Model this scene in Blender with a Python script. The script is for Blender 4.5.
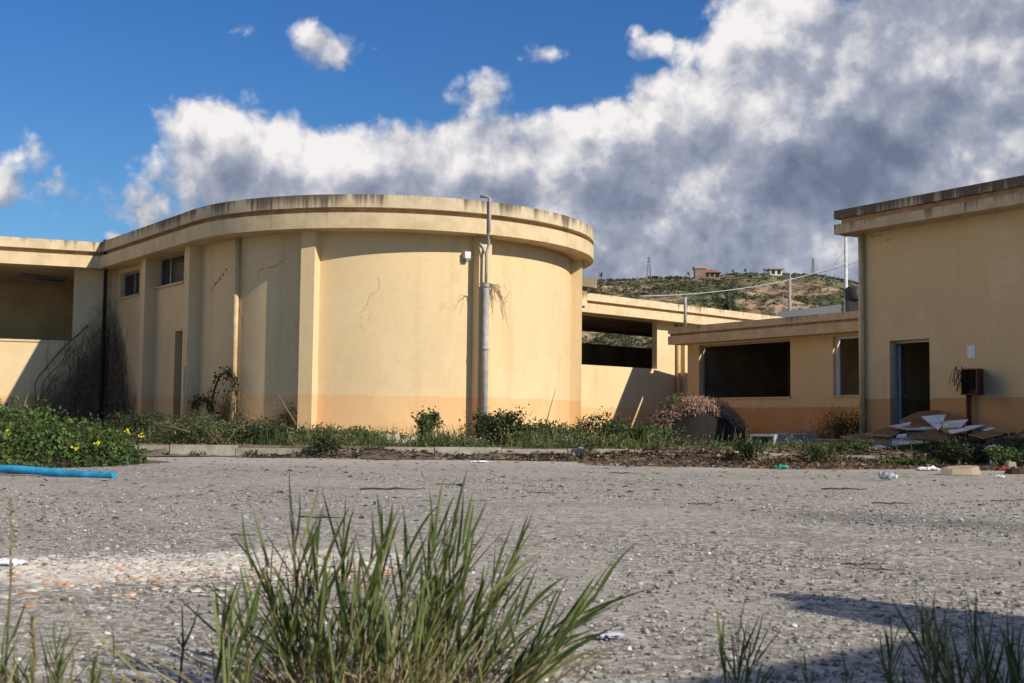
import bpy, math, random
import numpy as np
from mathutils import Vector, Matrix, noise

random.seed(7)
RNG = np.random.default_rng(7)
for o in list(bpy.data.objects):
    bpy.data.objects.remove(o, do_unlink=True)
SC = bpy.context.scene
COL = SC.collection
R = math.radians

# ------------------------------------------------------------------ camera
FPX, EYE, PITCH, ROLL = 1200.0, 0.6, math.atan(78.5 / 1200.0), 0.0109
cam_data = bpy.data.cameras.new('camera')
cam = bpy.data.objects.new('camera', cam_data)
COL.objects.link(cam)
CM = Matrix.Rotation(math.pi / 2 + PITCH, 3, 'X') @ Matrix.Rotation(ROLL, 3, 'Z')
cam.matrix_world = Matrix.Translation((0, 0, EYE)) @ CM.to_4x4()
cam_data.sensor_width = 36.0
cam_data.lens = 36.0 * FPX / 1024.0
cam_data.clip_start, cam_data.clip_end = 0.05, 6000
cam_data.dof.use_dof = True
cam_data.dof.focus_distance = 20.0
cam_data.dof.aperture_fstop = 9.0
SC.camera = cam
SC.cycles.max_bounces = 6
SC.cycles.diffuse_bounces = 3
SC.cycles.glossy_bounces = 2
SC.cycles.adaptive_threshold = 0.02

# ------------------------------------------------------------------ exposure
SC.view_settings.view_transform = 'Standard'
SC.view_settings.look = 'None'
SC.view_settings.gamma = 1.0
SC.view_settings.use_curve_mapping = False
SC.view_settings.exposure = 0.3

# ------------------------------------------------------------------ sun
SUN_AZ = R(38)          # from +X towards the camera (-Y)
SUN_EL = R(30)
SUN_H = Vector((math.cos(SUN_AZ), -math.sin(SUN_AZ), 0))
SUN_V = SUN_H * math.cos(SUN_EL) + Vector((0, 0, math.sin(SUN_EL)))
sd = bpy.data.lights.new('sun', 'SUN')
sd.energy = 4.25
sd.angle = R(0.5)
sd.color = (1.0, 0.912, 0.765)
sun = bpy.data.objects.new('sun', sd)
sun.rotation_euler = SUN_V.to_track_quat('Z', 'Y').to_euler()
sun.location = (20, -20, 30)
COL.objects.link(sun)


def ray(px, py):
    return CM @ Vector(((px - 512.0) / FPX, -(py - 341.5) / FPX, -1.0))


def atz(px, py, z):
    d = ray(px, py)
    t = (z - EYE) / d.z
    return Vector((d.x * t, d.y * t, z))


def atd(px, py, depth):
    d = ray(px, py)
    t = depth / d.y
    return Vector((d.x * t, d.y * t, EYE + d.z * t))


# ------------------------------------------------------------------ node helpers
class NT:
    def __init__(s, tree):
        s.t = tree
        s.n = tree.nodes
        s.l = tree.links

    def node(s, kind, **kw):
        nd = s.n.new(kind)
        for k, v in kw.items():
            setattr(nd, k, v)
        return nd

    def put(s, sock, v):
        if hasattr(v, 'default_value') or hasattr(v, 'is_linked'):
            s.l.new(v, sock)
        else:
            if sock.type == 'RGBA' and len(v) == 3:
                v = (*v, 1)
            sock.default_value = v

    def m(s, op, a, b=None, c=None, clamp=False):
        nd = s.node('ShaderNodeMath', operation=op, use_clamp=clamp)
        s.put(nd.inputs[0], a)
        if b is not None:
            s.put(nd.inputs[1], b)
        if c is not None:
            s.put(nd.inputs[2], c)
        return nd.outputs[0]

    def vm(s, op, a, b=None):
        nd = s.node('ShaderNodeVectorMath', operation=op)
        s.put(nd.inputs[0], a)
        if b is not None:
            s.put(nd.inputs[1], b)
        return nd.outputs[0]

    def ss(s, x, a, b, lo=0.0, hi=1.0):
        if a > b:
            a, b, lo, hi = b, a, hi, lo
        nd = s.node('ShaderNodeMapRange', interpolation_type='SMOOTHSTEP')
        s.put(nd.inputs[0], x)
        s.put(nd.inputs[1], a)
        s.put(nd.inputs[2], b)
        s.put(nd.inputs[3], lo)
        s.put(nd.inputs[4], hi)
        return nd.outputs[0]

    def lin(s, x, a, b, lo=0.0, hi=1.0):
        nd = s.node('ShaderNodeMapRange')
        s.put(nd.inputs[0], x)
        for i, v in enumerate((a, b, lo, hi)):
            s.put(nd.inputs[i + 1], v)
        return nd.outputs[0]

    def mix(s, f, a, b, blend='MIX'):
        nd = s.node('ShaderNodeMix', data_type='RGBA', blend_type=blend)
        s.put(nd.inputs[0], f)
        s.put(nd.inputs[6], a)
        s.put(nd.inputs[7], b)
        return nd.outputs[2]

    def noise(s, vec, scale, detail=4.0, rough=0.55, dist=0.0, out=0):
        nd = s.node('ShaderNodeTexNoise')
        s.put(nd.inputs['Vector'], vec)
        nd.inputs['Scale'].default_value = scale
        nd.inputs['Detail'].default_value = detail
        nd.inputs['Roughness'].default_value = rough
        nd.inputs['Distortion'].default_value = dist
        return nd.outputs[out]

    def voro(s, vec, scale, out=0, feature='F1', smooth=None):
        nd = s.node('ShaderNodeTexVoronoi', feature=feature)
        s.put(nd.inputs['Vector'], vec)
        nd.inputs['Scale'].default_value = scale
        if smooth is not None:
            nd.inputs['Smoothness'].default_value = smooth
        return nd.outputs[out]

    def scale(s, vec, v):
        return s.vm('MULTIPLY', vec, v)

    def pos(s):
        return s.node('ShaderNodeNewGeometry').outputs['Position']

    def xyz(s, vec):
        nd = s.node('ShaderNodeSeparateXYZ')
        s.put(nd.inputs[0], vec)
        return nd.outputs

    def ramp(s, f, stops):
        nd = s.node('ShaderNodeValToRGB')
        s.put(nd.inputs[0], f)
        e = nd.color_ramp.elements
        while len(e) < len(stops):
            e.new(0.5)
        for el, (p, c) in zip(e, stops):
            el.position = p
            el.color = (*c, 1)
        return nd.outputs[0]

    def bump(s, h, strength=0.4, dist=0.01):
        nd = s.node('ShaderNodeBump')
        nd.inputs['Strength'].default_value = strength
        nd.inputs['Distance'].default_value = dist
        s.put(nd.inputs['Height'], h)
        return nd.outputs[0]


# ------------------------------------------------------------------ world: sky with cumulus clouds, by direction
world = bpy.data.worlds.new('World')
SC.world = world
world.use_nodes = True
world.node_tree.nodes.clear()
W = NT(world.node_tree)


def skydir(px, py):
    d = ray(px, py).normalized()
    return math.atan2(d.x, d.y), math.asin(d.z)


# (px, py, rx, ry, weight): where each cloud bank stands
BLOBS = [
    (250, 162, 122, 66, 1.05), (190, 128, 50, 34, .75), (330, 172, 110, 60, .95), (420, 172, 95, 58, .95),
    (500, 190, 130, 70, 1.0), (600, 170, 110, 72, 1.05), (690, 130, 85, 70, 1.0), (662, 42, 50, 28, .50),
    (760, 60, 80, 62, 1.0), (830, 120, 190, 130, 1.5), (960, 60, 170, 120, 1.5), (1010, 190, 190, 120, 1.5),
    (700, 230, 200, 70, 1.25), (620, 270, 200, 60, 1.1), (840, 250, 200, 70, 1.3), (545, 50, 46, 18, .34), (475, 95, 44, 26, .34),
    (318, 48, 46, 30, .30), (225, 40, 34, 14, .26), (375, 50, 34, 14, .26), (2, 182, 26, 34, .55), (38, 138, 24, 52, .24),
    (115, 236, 22, 10, .45), (1010, 10, 120, 60, 1.2), (480, 240, 190, 50, 1.0), (250, 215, 200, 34, .55),
    (1300, 120, 300, 190, 1.4), (-230, 90, 120, 50, .8), (-420, 200, 190, 60, .9),
    (-900, 60, 420, 160, 1.2), (-300, -420, 380, 150, 1.2), (700, -520, 420, 160, 1.2),  # unseen banks at left and overhead, added to brighten the shaded walls
]
grp = bpy.data.node_groups.new('cloud_density', 'ShaderNodeTree')
grp.interface.new_socket('Vector', in_out='INPUT', socket_type='NodeSocketVector')
grp.interface.new_socket('Density', in_out='OUTPUT', socket_type='NodeSocketFloat')
grp.interface.new_socket('Bulk', in_out='OUTPUT', socket_type='NodeSocketFloat')

G = NT(grp)
gi = G.node('NodeGroupInput')
go = G.node('NodeGroupOutput')
dvec = G.vm('NORMALIZE', gi.outputs[0])
warp = G.vm('SUBTRACT', G.noise(dvec, 7.0, 3, .5, 0, 1), (.5, .5, .5))
dw = G.vm('ADD', dvec, G.scale(warp, (.035, .035, .03)))
sx, sy, sz = G.xyz(dw)
az = G.m('ARCTAN2', sx, sy)
el = G.m('ARCSINE', sz)
acc = None
for (bx, by, rx, ry, wt) in BLOBS:
    a0, e0 = skydir(bx, by)
    du = G.m('MULTIPLY', G.m('SUBTRACT', az, a0), FPX / rx)
    dv = G.m('MULTIPLY', G.m('SUBTRACT', el, e0), FPX / ry)
    q = G.m('SQRT', G.m('ADD', G.m('MULTIPLY', du, du), G.m('MULTIPLY', dv, dv)))
    val = G.m('MULTIPLY', G.m('SUBTRACT', 1.15, q), wt)
    acc = val if acc is None else G.m('SMOOTH_MAX', acc, val, .25)
# cloud added over the unseen sky behind the camera, for whiter fill light
bulk = G.m('MINIMUM', G.m('ADD', acc, G.ss(sy, .80, .45, 0, 2.6)), 1.5)
def fvoro(vec, scale, detail, rough, smooth):
    nd = G.node('ShaderNodeTexVoronoi', feature='SMOOTH_F1', normalize=False)
    G.put(nd.inputs['Vector'], vec)
    nd.inputs['Scale'].default_value = scale
    nd.inputs['Detail'].default_value = detail
    nd.inputs['Roughness'].default_value = rough
    nd.inputs['Smoothness'].default_value = smooth
    return nd.outputs[0]


n1 = G.noise(dvec, 9.0, 10, .60)
w2 = G.vm('ADD', dw, G.scale(G.vm('SUBTRACT', G.noise(dvec, 40, 4, .6, 0, 1), (.5, .5, .5)), (.022, .022, .022)))
puff = G.m('DIVIDE', fvoro(w2, 11.5, 4.5, .56, .55), 1.72)
nz = G.m('ADD', G.m('MULTIPLY', G.m('SUBTRACT', n1, .5), 1.0), G.m('MULTIPLY', G.m('SUBTRACT', .52, puff), 1.6))
dens = G.m('ADD', G.m('MULTIPLY', bulk, 1.35), nz)
G.l.new(dens, go.inputs[0])
G.l.new(bulk, go.inputs[1])

tc = W.node('ShaderNodeTexCoord').outputs['Generated']


def cloud(vec):
    g = W.node('ShaderNodeGroup')
    g.node_tree = grp
    W.put(g.inputs[0], vec)
    return g.outputs


sky = W.node('ShaderNodeTexSky', sky_type='NISHITA')
sky.sun_disc = False
sky.sun_elevation = SUN_EL
sky.sun_rotation = math.atan2(SUN_H.x, SUN_H.y)
sky.air_density = 1.0
sky.dust_density = 0.3
sky.ozone_density = 3.0
bg_sky = W.node('ShaderNodeBackground')
bg_sky.inputs[1].default_value = 0.075
W.l.new(W.mix(1.0, sky.outputs[0], W.mix(W.ss(W.xyz(tc)[2], .08, .36), (.52, .80, 1.02), (.36, .74, 1.16)), 'MULTIPLY'), bg_sky.inputs[0])
D0 = cloud(tc)
D1 = cloud(W.vm('ADD', tc, (-.008, 0, .017)))
alpha = W.ss(D0[0], .14, .52)
lit = W.m('ADD', W.m('MULTIPLY', W.m('SUBTRACT', D0[0], D1[0]), 1.22), W.m('MULTIPLY', W.m('SUBTRACT', D0[1], D1[1]), -.95))
lit = W.m('ADD', lit, W.m('MULTIPLY', W.m('SUBTRACT', W.noise(W.vm('ADD', tc, (.013, 0, -.02)), 11, 6, .55), .5), .55))
thick = W.ss(D0[1], .55, 1.0)
lum = W.m('ADD', W.m('ADD', .63, W.m('MULTIPLY', lit, .66)), W.m('MULTIPLY', thick, -.16))
# broad lighter and darker parts of the cloud bank
TONE = [(235, 135, 100, 46, .26), (330, 145, 80, 34, .10), (420, 160, 80, 30, .04), (585, 165, 90, 50, .20), (712, 130, 60, 60, .16), (740, 40, 50, 40, .26), (800, 30, 50, 34, .22),
        (667, 40, 40, 30, .14), (990, 92, 50, 36, .30), (942, 145, 34, 26, .16), (560, 215, 60, 40, .08), (850, 130, 80, 60, -.14), (905, 175, 110, 44, -.14),
        (637, 205, 80, 36, -.14), (930, 15, 110, 40, -.14), (720, 215, 80, 50, -.12), (280, 195, 120, 22, -.14), (480, 195, 100, 40, -.06), (640, 250, 60, 20, .10), (720, 255, 50, 14, .12)]
tx, ty, tz = W.xyz(W.vm('ADD', tc, W.scale(W.vm('SUBTRACT', W.noise(tc, 9, 4, .55, 0, 1), (.5, .5, .5)), (.06, .06, .05))))
taz, tel = W.m('ARCTAN2', tx, ty), W.m('ARCSINE', tz)
for (bx, by, rx, ry, wt) in TONE:
    a0, e0 = skydir(bx, by)
    du = W.m('MULTIPLY', W.m('SUBTRACT', taz, a0), FPX / rx)
    dv = W.m('MULTIPLY', W.m('SUBTRACT', tel, e0), FPX / ry)
    q = W.m('ADD', W.m('MULTIPLY', du, du), W.m('MULTIPLY', dv, dv))
    lum = W.m('ADD', lum, W.m('MULTIPLY', W.m('EXPONENT', W.m('MULTIPLY', q, -.8)), wt))
ccol = W.ramp(lum, [(0.0, (.125, .15, .215)), (.30, (.185, .215, .295)), (.58, (.30, .325, .40)), (1.0, (.74, .715, .71))])
bg_cl = W.node('ShaderNodeBackground')
sdot = W.node('ShaderNodeVectorMath', operation='DOT_PRODUCT')
W.put(sdot.inputs[0], tc)
W.put(sdot.inputs[1], tuple(SUN_V))
away = W.ss(W.xyz(tc)[1], .72, .1, 0, 1)      # unseen clouds behind the camera brightened and warmed as fill light
W.put(bg_cl.inputs[1], W.m('ADD', 1.0, W.m('MULTIPLY', away, .58)))
ccol2 = W.mix(W.m('MULTIPLY', away, .9), ccol, (.80, .68, .52))
W.l.new(ccol2, bg_cl.inputs[0])
wz = W.xyz(tc)[2]
up = W.ss(wz, .0, .03)
msh = W.node('ShaderNodeMixShader')
W.l.new(W.m('MULTIPLY', alpha, up), msh.inputs[0])
W.l.new(bg_sky.outputs[0], msh.inputs[1])
W.l.new(bg_cl.outputs[0], msh.inputs[2])
wo = W.node('ShaderNodeOutputWorld')
W.l.new(msh.outputs[0], wo.inputs[0])
world.cycles.sampling_method = 'MANUAL'
world.cycles.sample_map_resolution = 512


# ------------------------------------------------------------------ materials
def new_mat(name):
    m = bpy.data.materials.new(name)
    m.use_nodes = True
    m.node_tree.nodes.clear()
    t = NT(m.node_tree)
    out = t.node('ShaderNodeOutputMaterial')
    b = t.node('ShaderNodeBsdfPrincipled')
    t.l.new(b.outputs[0], out.inputs[0])
    b.inputs['Roughness'].default_value = .85
    b.inputs['Specular IOR Level'].default_value = .25
    return m, t, b, out


def simple(name, col, rough=.8, var=.25, scale=8.0, bump=0.0, metal=0.0):
    m, t, b, out = new_mat(name)
    p = t.node('ShaderNodeTexCoord').outputs['Object']
    n = t.noise(p, scale, 5, .6)
    c = t.mix(t.lin(n, .3, .7), [x * (1 - var) for x in col], [min(1, x * (1 + var)) for x in col])
    t.put(b.inputs['Base Color'], c)
    b.inputs['Roughness'].default_value = rough
    b.inputs['Metallic'].default_value = metal
    if bump:
        t.l.new(t.bump(t.noise(p, scale * 4, 6, .65), bump, .02), b.inputs['Normal'])
    return m


YEL = (.715, .54, .310)
ORA = (.735, .445, .210)


def plaster(name, paint_z, grime=0.5, scorch=None, col=YEL, band=ORA):
    m, t, b, out = new_mat(name)
    p = t.pos()
    x, y, z = t.xyz(p)
    big = t.noise(p, .55, 5, .6)
    fine = t.noise(p, 9, 6, .65)
    streak = t.noise(t.scale(p, (3.2, 3.2, .16)), 1.0, 5, .6)
    edge = t.m('ADD', z, t.m('MULTIPLY', t.m('SUBTRACT', t.noise(p, 6, 3, .5), .5), .02))
    isup = t.ss(edge, paint_z - .004, paint_z + .004)
    c = t.mix(isup, band, col)
    c = t.mix(t.ss(big, .38, .72, 0, .30), c, (.56, .43, .26))
    c = t.mix(t.ss(fine, .42, .75, 0, .16), c, (.42, .31, .18))
    c = t.mix(t.ss(streak, .52, .76, 0, .27), c, (.40, .29, .16))
    c = t.mix(t.ss(t.noise(t.scale(p, (.8, .8, .5)), 1.7, 6, .6), .60, .74, 0, .30), c, (.76, .60, .38))
    # rising damp / splash dirt at the foot of the wall, ragged
    foot = t.m('ADD', z, t.m('MULTIPLY', t.m('SUBTRACT', t.noise(p, 2.2, 6, .65), .5), 1.1))
    c = t.mix(t.ss(foot, .50, .05, 0, grime), c, (.20, .125, .065))
    # rain marks that start under the eaves
    drip = t.m('ADD', t.m('MULTIPLY', t.noise(t.scale(p, (5, 5, .25)), 1.0, 4, .6), 1.0), t.m('MULTIPLY', t.m('SUBTRACT', z, 4.1), .22))
    c = t.mix(t.ss(drip, .55, .80, 0, .32), c, (.27, .19, .11))
    c = t.mix(t.ss(t.noise(t.scale(p, (.9, .9, .7)), 1.1, 6, .55), .560, .580, 0, .13), c, (.80, .66, .44))
    c = t.mix(t.ss(t.noise(t.scale(p, (1, 1, .6)), 2.3, 8, .65), .63, .66, 0, .22), c, (.42, .33, .22))
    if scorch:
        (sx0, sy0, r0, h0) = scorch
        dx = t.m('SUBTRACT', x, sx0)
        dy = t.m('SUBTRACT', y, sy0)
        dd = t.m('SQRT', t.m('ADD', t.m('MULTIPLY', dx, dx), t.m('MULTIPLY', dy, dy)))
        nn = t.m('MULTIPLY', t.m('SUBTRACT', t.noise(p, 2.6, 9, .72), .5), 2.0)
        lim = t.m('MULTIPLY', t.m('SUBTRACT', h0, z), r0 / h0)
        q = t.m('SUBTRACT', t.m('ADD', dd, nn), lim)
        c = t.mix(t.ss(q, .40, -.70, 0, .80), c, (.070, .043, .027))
    t.put(b.inputs['Base Color'], c)
    b.inputs['Roughness'].default_value = .92
    b.inputs['Specular IOR Level'].default_value = .12
    t.l.new(t.bump(t.m('ADD', t.noise(p, 55, 4, .7), t.m('MULTIPLY', t.noise(p, 3.0, 3, .5), 1.6)), .22, .012), b.inputs['Normal'])
    return m


def coping_mat(name, ztop, amount, col=(.62, .50, .33), reach=.55):
    """weathered rendered band with black drip stains running down from its top edge"""
    m, t, b, out = new_mat(name)
    p = t.pos()
    x, y, z = t.xyz(p)
    xy = t.scale(p, (1, 1, 0.03))
    s1 = t.noise(xy, 3.6, 5, .62)
    s2 = t.noise(xy, 15.0, 4, .6)
    s3 = t.noise(xy, .8, 3, .5)
    f = t.m('ADD', t.m('MULTIPLY', s1, .55), t.m('ADD', t.m('MULTIPLY', s2, .22), t.m('ADD', .125, t.m('MULTIPLY', s3, .30))))
    f = t.m('ADD', f, t.m('MULTIPLY', t.m('SUBTRACT', t.noise(xy, .35, 3, .5), .5), .45))
    down = t.m('MULTIPLY', t.m('SUBTRACT', ztop, z), .26 / reach)
    f = t.m('SUBTRACT', f, down)
    c = t.mix(t.ss(t.noise(p, 2.5, 6, .6), .35, .7), col, [q * .78 for q in col])
    c = t.mix(t.ss(s2, .5, .75, 0, .35), c, [q * .6 for q in col])
    th = .80 - .26 * amount
    c = t.mix(t.ss(f, th - .08, th + .07, 0, .62 + .3 * amount), c, (.055, .046, .037))
    fl = t.voro(p, 7, 0)
    c = t.mix(t.ss(t.noise(p, 11, 5, .7), .66, .75, 0, .7 * amount), c, (.12, .10, .08))
    t.put(b.inputs['Base Color'], c)
    b.inputs['Roughness'].default_value = .95
    b.inputs['Specular IOR Level'].default_value = .1
    t.l.new(t.bump(t.noise(p, 28, 6, .7), .35, .02), b.inputs['Normal'])
    return m


def leaf_mat(name, stops, rough=.55, transl=.3):
    m, t, b, out = new_mat(name)
    at = t.node('ShaderNodeAttribute', attribute_name='rnd')
    c = t.ramp(at.outputs['Fac'], stops)
    p = t.pos()
    c = t.mix(t.ss(t.noise(p, 3.0, 3, .5), .35, .7, 0, .35), c, [q * .55 for q in stops[0][1]])
    t.put(b.inputs['Base Color'], c)
    b.inputs['Roughness'].default_value = rough
    b.inputs['Specular IOR Level'].default_value = .3
    tr = t.node('ShaderNodeBsdfTranslucent')
    t.put(tr.inputs[0], c)
    mx = t.node('ShaderNodeMixShader')
    mx.inputs[0].default_value = transl
    t.l.new(b.outputs[0], mx.inputs[1])
    t.l.new(tr.outputs[0], mx.inputs[2])
    t.l.new(mx.outputs[0], out.inputs[0])
    return m


def asphalt():
    m, t, b, out = new_mat('asphalt')
    p = t.pos()
    x, y, z = t.xyz(p)
    cell = t.node('ShaderNodeTexVoronoi', feature='F1')
    t.put(cell.inputs['Vector'], p)
    cell.inputs['Scale'].default_value = 62
    cellr = t.xyz(cell.outputs['Color'])
    cell2 = t.node('ShaderNodeTexVoronoi', feature='F1')
    t.put(cell2.inputs['Vector'], p)
    cell2.inputs['Scale'].default_value = 27
    c2 = t.xyz(cell2.outputs['Color'])
    big = t.noise(p, .35, 6, .6)
    mid = t.noise(t.scale(p, (1, .55, 1)), 1.7, 7, .65)
    base = t.ramp(cellr[0], [(0, (.125, .110, .092)), (.35, (.24, .213, .178)), (.75, (.365, .325, .275)), (1, (.66, .61, .53))])
    base = t.mix(t.ss(c2[1], .80, .97, 0, .75), base, (.52, .50, .46))
    base = t.mix(t.ss(c2[2], .86, .97, 0, .7), base, (.09, .08, .075))
    base = t.mix(t.ss(big, .40, .62, 0, .55), base, (.40, .365, .31))
    base = t.mix(t.ss(t.noise(t.scale(p, (.5, 1, 1)), .9, 5, .6), .54, .68, 0, .40), base, (.17, .155, .135))
    base = t.mix(t.ss(mid, .52, .72, 0, .38), base, (.19, .175, .16))
    # dark worn tyre band crossing to the right
    ln = t.m('ADD', t.m('SUBTRACT', y, 9.1), t.m('MULTIPLY', x, .62))
    ln = t.m('ADD', ln, t.m('MULTIPLY', t.m('SUBTRACT', t.noise(p, 1.2, 5, .6), .5), 1.6))
    bandm = t.m('MULTIPLY', t.ss(t.m('ABSOLUTE', ln), .75, .1), t.ss(x, .9, 2.6))
    base = t.mix(t.m('MULTIPLY', bandm, .55), base, (.10, .095, .09))
    # chalky strip where old surfacing has broken up
    st = t.m('SUBTRACT', y, t.m('ADD', 5.28, t.m('MULTIPLY', x, .32)))
    st = t.m('ADD', st, t.m('MULTIPLY', t.m('SUBTRACT', t.noise(p, 2.3, 7, .68), .5), 1.5))
    stm = t.m('MULTIPLY', t.ss(t.m('ABSOLUTE', st), .62, .28), t.ss(x, -.45, -.85))
    base = t.mix(t.m('MULTIPLY', stm, .92), base, t.mix(t.ss(t.noise(p, 9, 5, .6), .46, .66), (.74, .69, .62), (.44, .36, .28)))
    # pale dust along the kerb
    du = t.m('ADD', y, t.m('MULTIPLY', t.m('SUBTRACT', t.noise(p, .9, 6, .6), .5), 4.0))
    base = t.mix(t.m('MULTIPLY', t.ss(du, 14.0, 17.2), .55), base, (.47, .44, .39))
    # soil washed out over the edge on the right
    so = t.m('ADD', t.m('SUBTRACT', y, 15.9), t.m('MULTIPLY', t.m('SUBTRACT', t.noise(p, 1.6, 7, .65), .5), 1.6))
    so = t.m('MULTIPLY', t.ss(so, -.1, .25), t.ss(t.m('ADD', x, t.m('MULTIPLY', t.noise(p, .8, 4, .6), 1.0)), 1.4, 2.6))
    base = t.mix(t.m('MULTIPLY', so, .85), base, t.mix(t.ss(t.noise(p, 8, 6, .7), .35, .65), (.20, .135, .095), (.36, .28, .21)))
    # last traces of a painted line
    pl = t.m('ABSOLUTE', t.m('SUBTRACT', y, t.m('ADD', 2.83, t.m('MULTIPLY', x, -.03))))
    plm = t.m('MULTIPLY', t.ss(pl, .045, .03), t.ss(t.noise(p, 14, 5, .6), .42, .56))
    base = t.mix(t.m('MULTIPLY', plm, .5), base, (.52, .58, .55))
    # dirt spots
    base = t.mix(t.ss(t.noise(t.scale(p, (1, .6, 1)), 4.2, 4, .6), .66, .76, 0, .8), base, (.10, .08, .06))
    t.put(b.inputs['Base Color'], base)
    b.inputs['Roughness'].default_value = .9
    b.inputs['Specular IOR Level'].default_value = .2
    h = t.m('ADD', t.m('MULTIPLY', t.m('SUBTRACT', 1.0, cell.outputs['Distance']), .5),
            t.m('ADD', t.m('MULTIPLY', cellr[1], .5), t.m('MULTIPLY', t.noise(p, 180, 3, .6), .2)))
    t.l.new(t.bump(h, .6, .006), b.inputs['Normal'])
    return m


def soil(name, c1, c2, c3):
    m, t, b, out = new_mat(name)
    p = t.pos()
    c = t.mix(t.ss(t.noise(p, 1.3, 6, .65), .35, .65), c1, c2)
    c = t.mix(t.ss(t.noise(p, 14, 6, .7), .5, .7), c, c3)
    t.put(b.inputs['Base Color'], c)
    t.l.new(t.bump(t.noise(p, 18, 8, .7), .9, .05), b.inputs['Normal'])
    return m


def hill_mat():
    m, t, b, out = new_mat('hill_ground')
    p = t.pos()
    x, y, z = t.xyz(p)
    nrm = t.xyz(t.node('ShaderNodeNewGeometry').outputs['Normal'])
    n = t.noise(p, .03, 7, .62)
    n2 = t.noise(p, .12, 6, .65)
    green = t.mix(t.ss(n2, .35, .65), (.095, .110, .045), (.19, .19, .09))
    brown = t.mix(t.ss(n2, .35, .65), (.24, .15, .09), (.46, .31, .20))
    steep = t.m('ADD', nrm[2], t.m('MULTIPLY', t.m('SUBTRACT', n, .5), .9))
    c = t.mix(t.ss(t.noise(p, .05, 7, .7), .455, .55), green, brown)
    c = t.mix(t.ss(steep, .80, .70), c, brown)
    c = t.mix(t.ss(t.noise(p, .30, 6, .72), .46, .58, 0, .75), c, (.035, .040, .020))
    t.put(b.inputs['Base Color'], c)
    t.l.new(t.bump(t.noise(p, .5, 6, .7), .6, .8), b.inputs['Normal'])
    return m


SCO = None
M = {}
M['asphalt'] = asphalt()
M['soil'] = soil('verge_soil', (.20, .155, .105), (.13, .10, .065), (.33, .29, .23))
M['dark_soil'] = soil('dark_soil', (.022, .017, .014), (.013, .010, .009), (.040, .032, .026))  # dark earth, deepened further to carry the building shade on the mound face
M['field'] = soil('field_soil', (.12, .12, .05), (.16, .13, .08), (.09, .10, .04))
M['hill'] = hill_mat()
M['concrete'] = simple('concrete', (.36, .33, .29), .9, .3, 5, .5)
M['pale_concrete'] = simple('pale_concrete', (.36, .325, .265), .9, .42, 3, .6)
M['recess'] = simple('recess_paint', (.44, .28, .16), .95, .3, 4, .2)
M['roof'] = simple('roof_felt', (.16, .15, .14), .95, .25, 2, .2)
M['interior'] = simple('interior_plaster', (.60, .44, .26), .95, .2, 1.2, .1)
M['bare'] = simple('shade_dark_plaster', (.20, .15, .11), .95, .35, 1.2, .1)  # plain plaster darkened so the rooms read as shaded inside
M['floor_in'] = simple('dusty_floor', (.30, .28, .25), .95, .35, 2.5, .1)
M['ceil'] = simple('ceiling_paint', (.50, .40, .28), .95, .12, 1.0, .05)
M['pipe_cream'] = simple('cream_pipe', (.56, .42, .24), .6, .15, 6)
M['pipe_grey'] = simple('grey_pipe', (.36, .35, .33), .55, .25, 6)
M['pipe_dark'] = simple('dark_pipe', (.035, .03, .028), .6, .3, 6)
M['white_metal'] = simple('white_metal', (.62, .62, .62), .5, .12, 7)
M['grey_door'] = simple('grey_door_paint', (.40, .38, .34), .6, .2, 4)
M['grey_metal'] = simple('grey_metal', (.30, .30, .31), .45, .2, 7, 0, .3)
M['maroon'] = simple('maroon_metal', (.095, .028, .022), .6, .35, 9)
M['black'] = simple('black_cavity', (.012, .011, .01), .9, .2, 8)
M['dark_wood'] = simple('brown_board', (.22, .115, .058), .75, .28, 7, .15)
M['white_board'] = simple('white_laminate', (.80, .80, .84), .45, .10, 6)


def dirty_board():
    m, t, b, out = new_mat('white_laminate')
    p = t.pos()
    c = t.mix(t.ss(t.noise(p, 3.5, 7, .65), .40, .62), (.84, .84, .87), (.62, .60, .58))
    c = t.mix(t.ss(t.noise(p, 9, 6, .7), .56, .66, 0, .8), c, (.26, .19, .13))
    c = t.mix(t.ss(t.noise(p, 40, 4, .7), .60, .70, 0, .5), c, (.30, .24, .18))
    t.put(b.inputs['Base Color'], c)
    b.inputs['Roughness'].default_value = .5
    return m


M['white_board'] = dirty_board()
M['board_edge'] = simple('chipboard_edge', (.40, .24, .12), .9, .3, 30, .3)
M['blue'] = simple('blue_plastic', (.03, .28, .50), .55, .45, 7)
M['grey_blue'] = simple('galvanised_sheet', (.34, .37, .43), .55, .25, 6)
M['stick'] = simple('dry_twig', (.17, .12, .085), .9, .35, 9)
M['creeper_wood'] = simple('creeper_wood', (.20, .125, .08), .9, .45, 9)
M['dark_stick'] = simple('dark_twig', (.055, .04, .032), .9, .35, 9)
M['straw'] = leaf_mat('straw', [(0, (.24, .19, .08)), (.4, (.36, .31, .14)), (1, (.50, .42, .25))], .7, .25)
M['white_pl'] = simple('white_plastic', (.74, .74, .74), .4, .1, 9)
M['clear_pl'] = simple('crumpled_plastic', (.40, .45, .50), .15, .2, 30)
M['red_pl'] = simple('red_plastic', (.34, .035, .04), .5, .2, 12)
M['green_pl'] = simple('green_cloth', (.02, .34, .23), .7, .2, 12)
M['orange_pl'] = simple('orange_scrap', (.56, .24, .07), .7, .25, 12)
M['stone'] = simple('cut_stone', (.38, .31, .21), .9, .18, 8, .4)
M['paper'] = simple('paper', (.70, .70, .76), .8, .05, 10)
M['lilac'] = simple('lilac_paper', (.46, .43, .52), .8, .2, 40)
M['glass'] = simple('dusty_glass', (.022, .027, .036), .35, .35, 3)
M['glass_pale'] = simple('hazy_glass', (.15, .18, .21), .18, .3, 3)
M['wood_pole'] = simple('weathered_pole', (.30, .27, .24), .9, .2, 3)
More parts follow.
